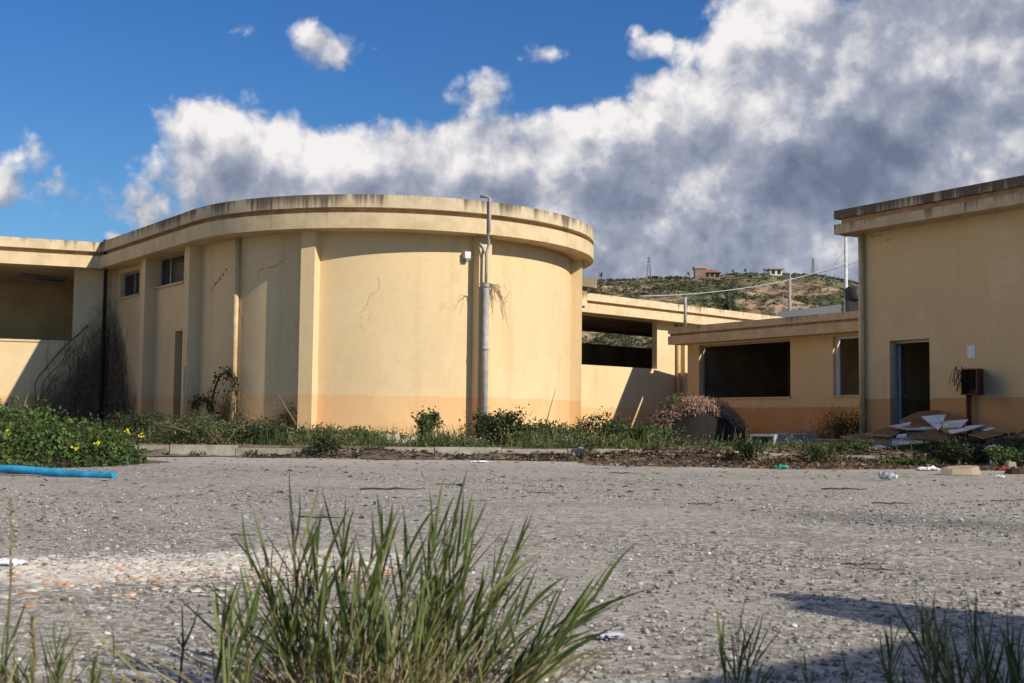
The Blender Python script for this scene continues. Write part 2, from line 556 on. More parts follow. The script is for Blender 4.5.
M['pale_pole'] = simple('pale_pole', (.56, .55, .53), .6, .15, 3)
M['cable'] = simple('grey_cable', (.42, .42, .43), .6, .1, 3)
M['crack'] = simple('crack_shadow', (.20, .135, .08), .95, .3, 9)
M['faint_crack'] = simple('faint_crack', (.42, .30, .17), .95, .2, 9)
M['doorway_shade'] = simple('doorway_shade', (.028, .021, .016), .8, .3, 6)
M['white_wall'] = simple('white_house_wall', (.72, .70, .66), .9, .1, .2)
M['grey_wall'] = simple('grey_house_wall', (.34, .29, .25), .9, .2, .2)
M['brown_wall'] = simple('brown_house_wall', (.24, .17, .12), .9, .2, .2)
M['tile'] = simple('red_roof_tile', (.33, .13, .09), .9, .25, .3)
M['yellow'] = leaf_mat('yellow_petals', [(0, (.75, .66, .03)), (1, (.85, .78, .06))], .6, .35)
G1 = [(0, (.030, .055, .014)), (.45, (.075, .125, .028)), (.8, (.145, .205, .055)), (1, (.26, .26, .10))]
G2 = [(0, (.050, .066, .022)), (.45, (.105, .135, .045)), (.8, (.18, .195, .08)), (1, (.31, .25, .13))]
G3 = [(0, (.022, .036, .012)), (.5, (.05, .075, .024)), (.85, (.10, .12, .042)), (1, (.18, .13, .07))]
GG = [(0, (.055, .080, .018)), (.4, (.105, .150, .036)), (.75, (.19, .235, .075)), (1, (.42, .37, .17))]
M['bramble'] = leaf_mat('bramble_leaf', G1)
M['weed'] = leaf_mat('weed_leaf', G2)
M['dark_leaf'] = leaf_mat('dark_leaf', G3)
M['blade'] = leaf_mat('grass_blade', GG, .5, .35)
M['scrub'] = leaf_mat('scrub_leaf', [(0, (.030, .040, .017)), (.5, (.062, .075, .030)), (1, (.13, .135, .065))], .8, .15)
M['litter'] = leaf_mat('dead_leaf', [(0, (.07, .045, .03)), (.5, (.16, .10, .065)), (.85, (.27, .18, .12)), (1, (.42, .34, .26))], .9, .1)
M['brush'] = leaf_mat('dead_brush', [(0, (.20, .115, .078)), (.5, (.42, .26, .18)), (1, (.58, .40, .29))], .9, .1)
M['gravel'] = leaf_mat('gravel_stone', [(0, (.10, .095, .09)), (.35, (.24, .225, .205)), (.8, (.42, .40, .37)), (1, (.66, .64, .60))], .85, 0.0)
M['rubble'] = leaf_mat('rubble_chip', [(0, (.50, .45, .38)), (.55, (.66, .60, .53)), (.62, (.50, .22, .10)), (1, (.58, .29, .15))], .9, 0.0)


# ------------------------------------------------------------------ geometry helpers
def link(name, me, parent=None):
    o = bpy.data.objects.new(name, me)
    COL.objects.link(o)
    if parent is not None:
        o.parent = parent
        if parent.type == 'EMPTY':
            o.matrix_parent_inverse = Matrix.Translation(-parent.location)
    return o


def tag(o, label=None, cat=None, group=None, kind=None):
    for k, v in (('label', label), ('category', cat), ('group', group), ('kind', kind)):
        if v:
            o[k] = v
    return o


def thing(name, loc, label, cat, group=None):
    o = bpy.data.objects.new(name, None)
    o.empty_display_size = .2
    COL.objects.link(o)
    o.location = loc
    return tag(o, label, cat, group)


class MB:
    def __init__(s):
        s.v, s.f, s.mi, s.sm = [], [], [], []

    def quad(s, a, b, c, d, mi=0, sm=False):
        k = len(s.v)
        s.v += [tuple(a), tuple(b), tuple(c), tuple(d)]
        s.f.append((k, k + 1, k + 2, k + 3))
        s.mi.append(mi)
        s.sm.append(sm)

    def poly(s, pts, mi=0):
        k = len(s.v)
        s.v += [tuple(p) for p in pts]
        s.f.append(tuple(range(k, k + len(pts))))
        s.mi.append(mi)
        s.sm.append(False)

    def hexa(s, c, mi=0):
        """eight corners: bottom ring then top ring"""
        k = len(s.v)
        s.v += [tuple(p) for p in c]
        for q in ((3, 2, 1, 0), (4, 5, 6, 7), (0, 1, 5, 4), (1, 2, 6, 5), (2, 3, 7, 6), (3, 0, 4, 7)):
            s.f.append(tuple(k + i for i in q))
            s.mi.append(mi)
            s.sm.append(False)

    def box(s, c, d, size, mi=0):
        """centre c, horizontal axis d (2D), size (along d, across, height)"""
        d = Vector((d[0], d[1], 0)).normalized()
        n = Vector((-d.y, d.x, 0))
        c = Vector(c)
        hx, hy, hz = size[0] / 2, size[1] / 2, size[2] / 2
        cs = []
        for zz in (-hz, hz):
            for (a, b) in ((-hx, -hy), (hx, -hy), (hx, hy), (-hx, hy)):
                cs.append(c + d * a + n * b + Vector((0, 0, zz)))
        s.hexa(cs, mi)

    def slab(s, pts, th, mi=0, me=None):
        """plate of thickness th under the polygon pts"""
        pts = [Vector(p) for p in pts]
        nn = (pts[1] - pts[0]).cross(pts[2] - pts[0]).normalized()
        if nn.z < 0:
            pts = pts[::-1]
            nn = -nn
        low = [p - nn * th for p in pts]
        s.poly(pts, mi)
        s.poly(low[::-1], mi if me is None else me)
        for i in range(len(pts)):
            j = (i + 1) % len(pts)
            s.quad(pts[i], low[i], low[j], pts[j], mi if me is None else me)

    def tube(s, pts, r, n=6, mi=0, cap=True):
        pts = [Vector(p) for p in pts]
        rs = r if isinstance(r, (list, tuple)) else [r] * len(pts)
        k = len(s.v)
        prev = None
        for i, p in enumerate(pts):
            t = (pts[min(i + 1, len(pts) - 1)] - pts[max(i - 1, 0)]).normalized()
            up = Vector((0, 0, 1)) if abs(t.z) < .9 else Vector((1, 0, 0))
            a = t.cross(up).normalized() if prev is None else (prev - t * prev.dot(t)).normalized()
            prev = a
            b = t.cross(a)
            for j in range(n):
                w = 2 * math.pi * j / n
                s.v.append(tuple(p + (a * math.cos(w) + b * math.sin(w)) * rs[i]))
        for i in range(len(pts) - 1):
            for j in range(n):
                j2 = (j + 1) % n
                s.f.append((k + i * n + j, k + i * n + j2, k + (i + 1) * n + j2, k + (i + 1) * n + j))
                s.mi.append(mi)
                s.sm.append(n > 4)
        if cap:
            s.f.append(tuple(k + j for j in range(n))[::-1])
            s.f.append(tuple(k + (len(pts) - 1) * n + j for j in range(n)))
            s.mi += [mi, mi]
            s.sm += [False, False]

    def build(s, name, mats, parent=None):
        me = bpy.data.meshes.new(name)
        me.from_pydata(s.v, [], s.f)
        for m in (mats if isinstance(mats, (list, tuple)) else [mats]):
            me.materials.append(m)
        me.polygons.foreach_set('material_index', s.mi)
        me.polygons.foreach_set('use_smooth', s.sm)
        me.update()
        return link(name, me, parent)


def np_mesh(name, V, F, mats, parent=None, rnd=None, mi=None, smooth=False):
    """V (n,3), F (m,k) with k constant; rnd one value per face"""
    V = np.asarray(V, dtype=np.float32)
    F = np.asarray(F, dtype=np.int32)
    me = bpy.data.meshes.new(name)
    m, k = F.shape
    me.vertices.add(len(V))
    me.vertices.foreach_set('co', V.ravel())
    me.loops.add(m * k)
    me.loops.foreach_set('vertex_index', F.ravel())
    me.polygons.add(m)
    me.polygons.foreach_set('loop_start', np.arange(0, m * k, k, dtype=np.int32))
    for q in (mats if isinstance(mats, (list, tuple)) else [mats]):
        me.materials.append(q)
    if mi is not None:
        me.polygons.foreach_set('material_index', np.asarray(mi, dtype=np.int32))
    me.polygons.foreach_set('use_smooth', np.full(m, smooth))
    if rnd is not None:
        a = me.attributes.new('rnd', 'FLOAT', 'FACE')
        a.data.foreach_set('value', np.asarray(rnd, dtype=np.float32))
    me.update(calc_edges=True)
    me.validate()
    return link(name, me, parent)


def unit(a):
    return a / np.maximum(np.linalg.norm(a, axis=-1, keepdims=True), 1e-9)


def leaves_geo(P, D, N, L, Wd, fold=.25, droop=.15):
    """leaf blades: base P, direction D, face normal N, length L, width Wd (arrays)"""
    n = len(P)
    D = unit(D)
    S = unit(np.cross(D, N))
    N = unit(np.cross(S, D))
    L = L[:, None]
    Wd = Wd[:, None]
    mid = P + D * L * .5 - N * Wd * fold
    tip = P + D * L - N * L * droop
    le = P + D * L * .42 + S * Wd * .5
    ri = P + D * L * .42 - S * Wd * .5
    V = np.stack([P, le, mid, ri, tip], 1).reshape(-1, 3)
    b = np.arange(n)[:, None] * 5
    F = np.concatenate([b + np.array([[0, 1, 2]]), b + np.array([[0, 2, 3]]), b + np.array([[1, 4, 2]]), b + np.array([[2, 4, 3]])], 1).reshape(-1, 3)
    return V, F


def leaf_mesh(name, P, D, N, L, Wd, mat, parent=None, rnd=None, fold=.25, droop=.15):
    V, F = leaves_geo(P, D, N, L, Wd, fold, droop)
    if rnd is None:
        rnd = RNG.random(len(P))
    return np_mesh(name, V, F, mat, parent, np.repeat(rnd, 4))


def blades_geo(B, T, bend, Wd, seg=6, vfold=.35):
    """curved grass blades from B to tips T; bend = sag vector; Wd base width"""
    n = len(B)
    t = np.linspace(0, 1, seg + 1)[None, :, None]
    C = B[:, None] * (1 - t) + T[:, None] * t + bend[:, None] * (4 * t * (1 - t))
    tang = unit(np.gradient(C, axis=1))
    rv = unit(RNG.normal(size=(n, 1, 3)) * np.array([1, 1, .25]))
    S = unit(np.cross(tang, rv))
    Nn = np.cross(S, tang)
    w = Wd[:, None, None] * np.clip(np.minimum(1.0, .55 + 1.6 * t) * (1 - t ** 2.2), .02, 1) * .5
    Lf = C + S * w
    Rt = C - S * w
    Md = C - Nn * w * vfold * 2
    V = np.stack([Lf, Md, Rt], 2).reshape(-1, 3)
    base = np.arange(n)[:, None, None] * (seg + 1) * 3 + np.arange(seg)[None, :, None] * 3
    q1 = base + np.array([0, 1, 4, 3])
    q2 = base + np.array([1, 2, 5, 4])
    F = np.concatenate([q1, q2], 2).reshape(-1, 4)
    return V, F, seg * 2


ICO_V = None


def stones_geo(P, S, flat=.6, jit=.25):
    t = (1 + 5 ** .5) / 2
    iv = np.array([(-1, t, 0), (1, t, 0), (-1, -t, 0), (1, -t, 0), (0, -1, t), (0, 1, t), (0, -1, -t), (0, 1, -t), (t, 0, -1), (t, 0, 1), (-t, 0, -1), (-t, 0, 1)]) / 1.9
    fi = np.array([(0, 11, 5), (0, 5, 1), (0, 1, 7), (0, 7, 10), (0, 10, 11), (1, 5, 9), (5, 11, 4), (11, 10, 2), (10, 7, 6), (7, 1, 8), (3, 9, 4), (3, 4, 2), (3, 2, 6), (3, 6, 8), (3, 8, 9), (4, 9, 5), (2, 4, 11), (6, 2, 10), (8, 6, 7), (9, 8, 1)])
    n = len(P)
    V = iv[None] * (1 + RNG.uniform(-jit, jit, (n, 12, 1)))
    V = V * RNG.uniform(.6, 1.2, (n, 1, 3))
    a = RNG.uniform(0, 6.283, n)
    b = RNG.uniform(0, 6.283, n)
    ca, sa, cb, sb = np.cos(a), np.sin(a), np.cos(b), np.sin(b)
    x = V[..., 0] * cb[:, None] - V[..., 2] * sb[:, None]
    z = V[..., 0] * sb[:, None] + V[..., 2] * cb[:, None]
    y = V[..., 1]
    X = x * ca[:, None] - y * sa[:, None]
    Y = x * sa[:, None] + y * ca[:, None]
    V = np.stack([X, Y, z * flat], -1) * S[:, None, None] + P[:, None]
    F = (np.arange(n)[:, None, None] * 12 + fi[None]).reshape(-1, 3)
    return V.reshape(-1, 3), F


def V2(x, y):
    return Vector((x, y))


class Plane:
    """vertical wall plane: origin p0, direction d along, n outward (2D)"""

    def __init__(s, p0, d, n):
        s.p, s.d, s.n = Vector(p0), Vector(d).normalized(), Vector(n).normalized()

    def at(s, u, off=0.0, z=0.0):
        q = s.p + s.d * u + s.n * off
        return Vector((q.x, q.y, z))

    def px(s, x, y, off=0.0):
        r = ray(x, y)
        o = s.p + s.n * off
        t = o.dot(s.n) / (r.x * s.n.x + r.y * s.n.y)
        q = Vector((r.x * t, r.y * t))
        return (q - o).dot(s.d), EYE + r.z * t

    def shift(s, off):
        return Plane(s.p + s.n * off, s.d, s.n)

    def box(s, mb, u0, u1, o0, o1, z0, z1, mi=0):
        c = [s.at(u0, o0, z0), s.at(u1, o0, z0), s.at(u1, o1, z0), s.at(u0, o1, z0), s.at(u0, o0, z1), s.at(u1, o0, z1), s.at(u1, o1, z1), s.at(u0, o1, z1)]
        mb.hexa(c, mi)

    def wall(s, mb, u0, u1, z0, z1, ops, th, mi=0, mr=0):
        us = sorted({u0, u1, *[a for o in ops for a in o[:2] if u0 < a < u1]})
        zs = sorted({z0, z1, *[a for o in ops for a in o[2:] if z0 < a < z1]})

        def solid(i, j):
            if not (0 <= i < len(us) - 1 and 0 <= j < len(zs) - 1):
                return False
            uc, zc = (us[i] + us[i + 1]) / 2, (zs[j] + zs[j + 1]) / 2
            return not any(o[0] < uc < o[1] and o[2] < zc < o[3] for o in ops)
        for i in range(len(us) - 1):
            for j in range(len(zs) - 1):
                if not solid(i, j):
                    continue
                a, b, c, d = us[i], us[i + 1], zs[j], zs[j + 1]
                mb.quad(s.at(a, 0, c), s.at(b, 0, c), s.at(b, 0, d), s.at(a, 0, d), mi)
                mb.quad(s.at(b, -th, c), s.at(a, -th, c), s.at(a, -th, d), s.at(b, -th, d), mr)
                for (ii, jj, e, g) in ((i - 1, j, (a, c), (a, d)), (i + 1, j, (b, c), (b, d)), (i, j - 1, (a, c), (b, c)), (i, j + 1, (a, d), (b, d))):
                    if not solid(ii, jj):
                        mb.quad(s.at(e[0], 0, e[1]), s.at(g[0], 0, g[1]), s.at(g[0], -th, g[1]), s.at(e[0], -th, e[1]), mi)


def meet(p, d, q, e):
    """2D line intersection, parameter along the first"""
    k = d.x * e.y - d.y * e.x
    w = q - p
    return (w.x * e.y - w.y * e.x) / k


def sweep(mb, path, o0, o1, z0, z1, smooth=False, mi=0):
    """closed rectangular section swept along path [(point2D, normal2D)], offsets o0 (inner) to o1 (outer)"""
    k = len(mb.v)
    for (p, n) in path:
        for (o, z) in ((o1, z0), (o1, z1), (o0, z1), (o0, z0)):
            q = p + n * o
            mb.v.append((q.x, q.y, z))
    m = len(path)
    for i in range(m - 1):
        for j in range(4):
            j2 = (j + 1) % 4
            mb.f.append((k + i * 4 + j, k + (i + 1) * 4 + j, k + (i + 1) * 4 + j2, k + i * 4 + j2))
            mb.mi.append(mi)
            mb.sm.append(False)
    mb.f.append((k, k + 1, k + 2, k + 3))
    e = k + (m - 1) * 4
    mb.f.append((e + 3, e + 2, e + 1, e))
    mb.mi += [mi, mi]
    mb.sm += [False, False]


def window(parent, pl, u0, u1, z0, z1, back, mull=(), name='window', fmat='grey_metal', gmat='glass', fw=.05):
    fr = MB()
    for a, b in ((u0, u0 + fw), (u1 - fw, u1)):
        pl.box(fr, a, b, -back, -back + .05, z0, z1)
    for a, b in ((z0, z0 + fw), (z1 - fw, z1)):
        pl.box(fr, u0 + fw, u1 - fw, -back, -back + .05, a, b)
    for mu in mull:
        pl.box(fr, mu - fw * .6, mu + fw * .6, -back, -back + .055, z0 + fw, z1 - fw)
    w = fr.build(name, M[fmat], parent)
    g = MB()
    pl.box(g, u0 + fw * .5, u1 - fw * .5, -back + .015, -back + .025, z0 + fw * .5, z1 - fw * .5)
    g.build('pane', M[gmat], w)
    return w


def crack_line(parent, pts, nrm, w=.012, mat='crack'):
    """thin ragged crack following surface points"""
    mb = MB()
    P = []
    for a, b in zip(pts[:-1], pts[1:]):
        a, b = Vector(a), Vector(b)
        for k in range(4):
            P.append(a.lerp(b, k / 4) + Vector((random.uniform(-1, 1), 0, random.uniform(-1, 1))) * .012)
    P.append(Vector(pts[-1]))
    n = Vector((nrm[0], nrm[1], 0))
    for i in range(len(P) - 1):
        t = (P[i + 1] - P[i]).normalized()
        s = t.cross(n).normalized()
        wa = w * random.uniform(.35, 1) * math.sin(math.pi * (i + .3) / len(P)) ** .5
        wb = w * random.uniform(.35, 1) * math.sin(math.pi * (i + 1.2) / (len(P) + 1)) ** .5
        mb.quad(P[i] + s * wa / 2, P[i] - s * wa / 2, P[i + 1] - s * wb / 2, P[i + 1] + s * wb / 2)
    return mb.build('crack', M[mat], parent)


# ------------------------------------------------------------------ ground
def struct(o, **k):
    o['kind'] = 'structure'
    return o


mb = MB()
mb.quad((-1500, -1500, -.06), (1500, -1500, -.06), (1500, 2500, -.06), (-1500, 2500, -.06))
struct(mb.build('ground', M['field']))

# asphalt yard: a gently uneven sheet up to the kerb
KERB = [(-40, 19.6), (-9.2, 18.35), (7.9, 18.05), (14.5, 14.2), (40, -2)]


def kerb_y(x):
    for (a, b), (c, d) in zip(KERB[:-1], KERB[1:]):
        if a <= x <= c:
            return b + (d - b) * (x - a) / (c - a)
    return 18.0


def grid_sheet(name, xs, ys, zf, mat, mask=None):
    X, Y = np.meshgrid(xs, ys, indexing='ij')
    Z = zf(X, Y)
    V = np.stack([X, Y, Z], -1).reshape(-1, 3)
    ny = len(ys)
    i, j = np.meshgrid(np.arange(len(xs) - 1), np.arange(ny - 1), indexing='ij')
    k = (i * ny + j).ravel()
    F = np.stack([k, k + ny, k + ny + 1, k + 1], 1)
    if mask is not None:
        F = F[mask(X, Y).ravel()[k]]
    return np_mesh(name, V, F, mat, smooth=True)


def wob(X, Y, s, seed=0.0):
    return (np.sin(X * 1.7 * s + 1.3 + seed) * np.cos(Y * 1.3 * s + .4 + seed * 2) + .5 * np.sin(X * 3.9 * s + Y * 2.7 * s + seed) + .3 * np.sin(X * 7.1 * s - Y * 6.3 * s + 2 * seed))


ky = np.vectorize(kerb_y)
u_ = np.linspace(0, 1, 90)
xs = np.linspace(-38, 38, 140)
X, U = np.meshgrid(xs, u_, indexing='ij')
Yk = ky(X)
Y = -12 + (Yk + 12) * U
Z = .006 * wob(X, Y, .6) * np.clip((Y - 1) / 3, 0, 1)
V = np.stack([X, Y, Z], -1).reshape(-1, 3)
i, j = np.meshgrid(np.arange(len(xs) - 1), np.arange(len(u_) - 1), indexing='ij')
k = (i * len(u_) + j).ravel()
struct(np_mesh('asphalt_yard', V, np.stack([k, k + len(u_), k + len(u_) + 1, k + 1], 1), M['asphalt'], smooth=True))

# soil verge behind the kerb, running in under the buildings
VZ = .165


def verge_z(x, y):
    return VZ + .012 * wob(x, y, .9, 2.0)


us = np.concatenate([np.linspace(0, .12, 40), np.linspace(.13, 1, 40)])
xs = np.linspace(-38, 38, 150)
X, U = np.meshgrid(xs, us, indexing='ij')
Yk = ky(X) + .16
Y = Yk + U * (62 - Yk)
Z = VZ + .012 * wob(X, Y, .9, 2.0) - .02 * (U == 0)
V = np.stack([X, Y, Z], -1).reshape(-1, 3)
i, j = np.meshgrid(np.arange(len(xs) - 1), np.arange(len(us) - 1), indexing='ij')
k = (i * len(us) + j).ravel()
struct(np_mesh('soil_verge', V, np.stack([k, k + len(us), k + len(us) + 1, k + 1], 1), M['soil'], smooth=True))

# kerb of cast stones with open joints, some sunk
mb = MB()
for (a, b), (c, d) in zip(KERB[:-1], KERB[1:]):
    dv = Vector((c - a, d - b))
    L = dv.length
    dv.normalize()
    nn = int(L / 1.0)
    for q in range(nn):
        cx = a + dv.x * (q + .5) * L / nn
        cy = b + dv.y * (q + .5) * L / nn
        if abs(cx) > 22:
            continue
        dz = random.uniform(-.05, .012)
        mb.box((cx - dv.y * .08, cy + dv.x * .08 + random.uniform(-.012, .012), .04 + dz), (dv.x, dv.y + random.uniform(-.01, .01)), (L / nn - .012, .15, .27))
struct(mb.build('kerb', M['pale_concrete']))

# soil and old leaf mould washed up against the kerb
xs = np.linspace(-9, 12, 420)
VV, FF = [], []


def drift_profile(x):
    hn = noise.fractal(Vector((x * .55, 3.3, 1.2)), 1, 2, 4)
    hh = (.10 + .16 * hn) if x < .3 else (.115 + .15 * hn)
    if -5.2 < x < -2.9:
        hh = .035 + .06 * hn
    hh = max(.012, min(.19, hh))
    wd = max(.10, .30 + .5 * noise.fractal(Vector((x * .9, 8.1, 2)), 1, 2, 4)) + hh * .7
    return [(-wd, .010), (-wd * .6, hh * .35), (-wd * .25, hh * .85), (.0, hh), (.17, max(hh, VZ) + .012), (.45, VZ - .01)]


def drift_z(x, dy):
    pr = drift_profile(x)
    if dy <= pr[0][0]:
        return 0.0
    for (a, b), (c, d) in zip(pr[:-1], pr[1:]):
        if dy <= c:
            return b + (d - b) * (dy - a) / (c - a)
    return VZ


for x in xs:
    yk_ = kerb_y(x)
    for (dy, z) in drift_profile(x):
        VV.append((x, yk_ + dy + .03 * noise.noise(Vector((x * 5, dy * 9, 0))), z + (.02 * noise.noise(Vector((x * 7, dy * 9, 3))) if z > .011 else 0)))
m6 = 6
for i in range(len(xs) - 1):
    for j in range(m6 - 1):
        a = i * m6 + j
        FF.append((a, a + m6, a + m6 + 1, a + 1))
struct(np_mesh('soil_drift', VV, FF, M['soil'], smooth=True))

# bed of earth spilling over the asphalt on the left, under the brambles
N_ = 40
mb = MB()
cen = Vector((-8.1, 15.3, .06))
ring = []
for q in range(N_):
    a = 2 * math.pi * q / N_
    rr = 1 + .10 * math.sin(3 * a + 1) + .07 * math.sin(7 * a)
    ring.append(Vector((cen.x + 3.3 * rr * math.cos(a) - .30 * 2.4 * math.sin(a), cen.y + 2.35 * rr * math.sin(a), .009)))
for q in range(N_):
    a, b = ring[q], ring[(q + 1) % N_]
    am, bm = a.lerp(cen, .35), b.lerp(cen, .35)
    am.z = bm.z = .10
    mb.quad(a, b, bm, am)
    mb.poly([am, bm, Vector((cen.x, cen.y, .12))])
struct(mb.build('soil_bed', M['soil']))

# ------------------------------------------------------------------ round building
CX, CY, RP = -2.77, 26.60, 4.56           # parapet circle
NA = Vector((-.805, -.593)).normalized()  # outward normal of the straight flank
DA = Vector((NA.y, -NA.x))                # along the flank, away from the yard
if DA.y < 0:
    DA = -DA
CEN = Vector((CX, CY))
TAN = CEN + NA * RP
PB = Vector((-9.82, 28.62))               # corner of both parapets
DB = Vector((.930, .368)).normalized()
NB = Vector((DB.y, -DB.x))                # outward (to the camera)
OV = .5                                   # eaves overhang
PHI_A = math.atan2(NA.x, -NA.y)
ZT, ZC, ZR, ZS = 4.75, 4.51, 4.41, 4.12   # parapet top, coping underside, recess underside, soffit

wallA = Plane(TAN - NA * OV, DA, NA)      # u grows away along the flank
wallB = Plane(PB - NB * OV, -DB, NB)      # u grows to the left
UCOR = meet(wallA.p, wallA.d, wallB.p, wallB.d)   # where the two walls meet, along A
CORNER = wallA.at(UCOR)
RW = RP - OV


def cyl(phi, r, z=0.0):
    return Vector((CX + r * math.sin(phi), CY - r * math.cos(phi), z))


def cyl_px(px, py, r):
    d = ray(px, py)
    a = d.x ** 2 + d.y ** 2
    b = -2 * (d.x * CX + d.y * CY)
    c = CX ** 2 + CY ** 2 - r * r
    t = (-b - math.sqrt(max(0, b * b - 4 * a * c))) / (2 * a)
    return math.atan2(d.x * t - CX, -(d.y * t - CY)), EYE + d.z * t


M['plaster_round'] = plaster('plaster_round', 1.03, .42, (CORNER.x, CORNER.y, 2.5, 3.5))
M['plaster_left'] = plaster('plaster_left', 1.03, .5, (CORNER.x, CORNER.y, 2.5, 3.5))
M['plaster'] = plaster('plaster_back', 1.04, .4)
M['plaster_shade'] = plaster('plaster_right', 1.08, .6, None, (.62, .465, .27), (.50, .27, .115))  # darker plaster copy: part of these walls' shade is put into the colour
M['coping_round'] = coping_mat('coping_round', 4.75, .66)
M['fascia_round'] = coping_mat('fascia_round', 4.42, .12, (.68, .525, .32), .5)
M['coping_clean'] = coping_mat('coping_clean', 4.75, .30, (.72, .57, .36))
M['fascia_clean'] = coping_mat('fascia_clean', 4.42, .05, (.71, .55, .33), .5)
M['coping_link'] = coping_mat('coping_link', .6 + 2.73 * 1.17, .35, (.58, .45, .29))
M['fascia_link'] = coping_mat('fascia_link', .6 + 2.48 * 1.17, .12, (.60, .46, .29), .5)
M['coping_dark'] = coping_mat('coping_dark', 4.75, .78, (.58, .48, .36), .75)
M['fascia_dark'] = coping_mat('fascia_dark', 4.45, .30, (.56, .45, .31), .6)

rb = thing('round_building', (CX, CY, VZ), 'cream building with a tall curved front, ribbed wall and drip-stained round parapet', 'building')
PHI_E = R(112)
PATH = [(wallA.at(u, OV).xy, NA) for u in np.linspace(UCOR + .9, 0, 12)]
for q in np.linspace(PHI_A, PHI_E, 97)[1:]:
    nn = Vector((math.sin(q), -math.cos(q)))
    PATH.append((CEN + nn * RP, nn))
bm_ = MB(); sweep(bm_, PATH, -.4, 0, ZC, ZT); bm_.build('coping', M['coping_round'], rb)
bm_ = MB(); sweep(bm_, PATH, -.4, -.13, ZR, ZC); bm_.build('coping_recess', M['recess'], rb)
bm_ = MB(); sweep(bm_, PATH, -.9, 0, ZS, ZR); bm_.build('cornice', M['fascia_round'], rb)

# wall: straight flank with openings, then the curve, then a plain back
uw = lambda x, y, off=0.0: wallA.px(x, y, off)
U1a, U1b = uw(120.5, 280)[0], uw(139.5, 280)[0]
z1a, z1b = uw(130, 296)[1], uw(130, 271.5)[1]
U2a, U2b = uw(157, 270)[0], uw(184.0, 270)[0]
z2a, z2b = uw(172, 284)[1], uw(172, 254.5)[1]
UDa = uw(173.8, 380)[0]
zd = uw(177, 331)[1]
ops = [(U1b, U1a, z1a, z1b), (U2b, U2a, z2a, z2b), (UDa - .95, UDa, VZ - .1, zd)]
w = MB()
wallA.wall(w, 0, UCOR, 0, ZS + .02, ops, .25)
NSEG = 120
k = len(w.v)
phis = np.linspace(PHI_A, PHI_E, NSEG + 1)
for q in phis:
    w.v.append(tuple(cyl(q, RW, 0)))
    w.v.append(tuple(cyl(q, RW, ZS + .02)))
for q in range(NSEG):
    w.f.append((k + 2 * q, k + 2 * q + 2, k + 2 * q + 3, k + 2 * q + 1)); w.mi.append(0); w.sm.append(True)
e0 = cyl(PHI_E, RW)
back = [e0, Vector((e0.x - 1.5, e0.y + 6, 0)), Vector((-8.0, 37, 0)), wallA.at(UCOR + .1)]
for a, b in zip(back[:-1], back[1:]):
    w.quad((a.x, a.y, 0), (b.x, b.y, 0), (b.x, b.y, ZS + .02), (a.x, a.y, ZS + .02))
w.build('wall', M['plaster_round'], rb)
rf = MB()
rf.poly([(p.x - n.x * .3, p.y - n.y * .3, 4.52) for p, n in PATH] + [(b.x, b.y, 4.52) for b in back[1:3]])
rf.build('roof', M['roof'], rb)
fl = MB()
fl.poly([(cyl(q, RW - .05).x, cyl(q, RW - .05).y, VZ + .06) for q in phis[::6]] + [(b.x, b.y, VZ + .06) for b in back[1:]])
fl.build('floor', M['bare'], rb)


def pilaster(phi, wd=.28, dp=.25):
    c = cyl(phi, RW + dp / 2 - .05)
    m_ = MB()
    m_.box((c.x, c.y, (ZS + .01) / 2), (math.cos(phi), math.sin(phi)), (wd, dp + .1, ZS + .01))
    m_.build('pilaster', M['plaster_round'], rb)


ph_l = cyl_px(306.5, 320, RW + .25)[0]
ph_m = cyl_px(484.8, 320, RW + .25)[0]
ph_r = cyl_px(582.5, 330, RW + .25)[0]
for q in (ph_l, ph_m, ph_r - .01):
    pilaster(q)
for (xa, xb) in ((139.6, 143.6), (182.6, 187.6)):
    ua, ub = uw(xa, 330, .26)[0], uw(xb, 330, .26)[0]
    m_ = MB(); wallA.box(m_, ub, ua, -.04, .26, 0, ZS + .01); m_.build('pilaster', M['plaster_round'], rb)
m_ = MB(); wallA.box(m_, UCOR - .16, UCOR + .1, -.04, .10, 0, ZS + .01); m_.build('pilaster', M['plaster_round'], rb)

window(rb, wallA, U1b, U1a, z1a, z1b, .14, mull=[U1b + (U1a - U1b) * .42], gmat='glass')
w2 = window(rb, wallA, U2b, U2a, z2a, z2b, .14, mull=[U2b + (U2a - U2b) * .62])
m_ = MB()
wallA.box(m_, U2b + (U2a - U2b) * .66, U2a - .06, -.125, -.118, z2a + .06, z2b - .06)
m_.build('pane', M['glass_pale'], w2)
for (a, b, z) in ((U1b, U1a, z1a), (U2b, U2a, z2a)):
    m_ = MB(); wallA.box(m_, a - .02, b + .02, -.2, .05, z - .04, z - .001); m_.build('sill', M['fascia_round'], rb)
m_ = MB(); wallA.box(m_, UDa - .94, UDa - .005, -.20, -.15, VZ, zd - .003); m_.build('door', M['doorway_shade'], rb)  # near-black sheet added in the open doorway, standing for the shade inside
# apron: a low concrete step round the foot of the curve
ap = [(cyl(q, RW).xy, Vector((math.sin(q), -math.cos(q)))) for q in np.linspace(PHI_A - .02, R(75), 60)]
m_ = MB(); sweep(m_, ap, -.1, .75, .02, .29); m_.build('plinth_step', M['pale_concrete'], rb)
# cream downpipe left of the first tall rib
ph_p = cyl_px(235.6, 320, RW + .07)[0]
m_ = MB(); m_.tube([cyl(ph_p, RW + .07, .2), cyl(ph_p, RW + .07, ZS)], .052, 10); m_.build('downpipe', M['pipe_cream'], rb)
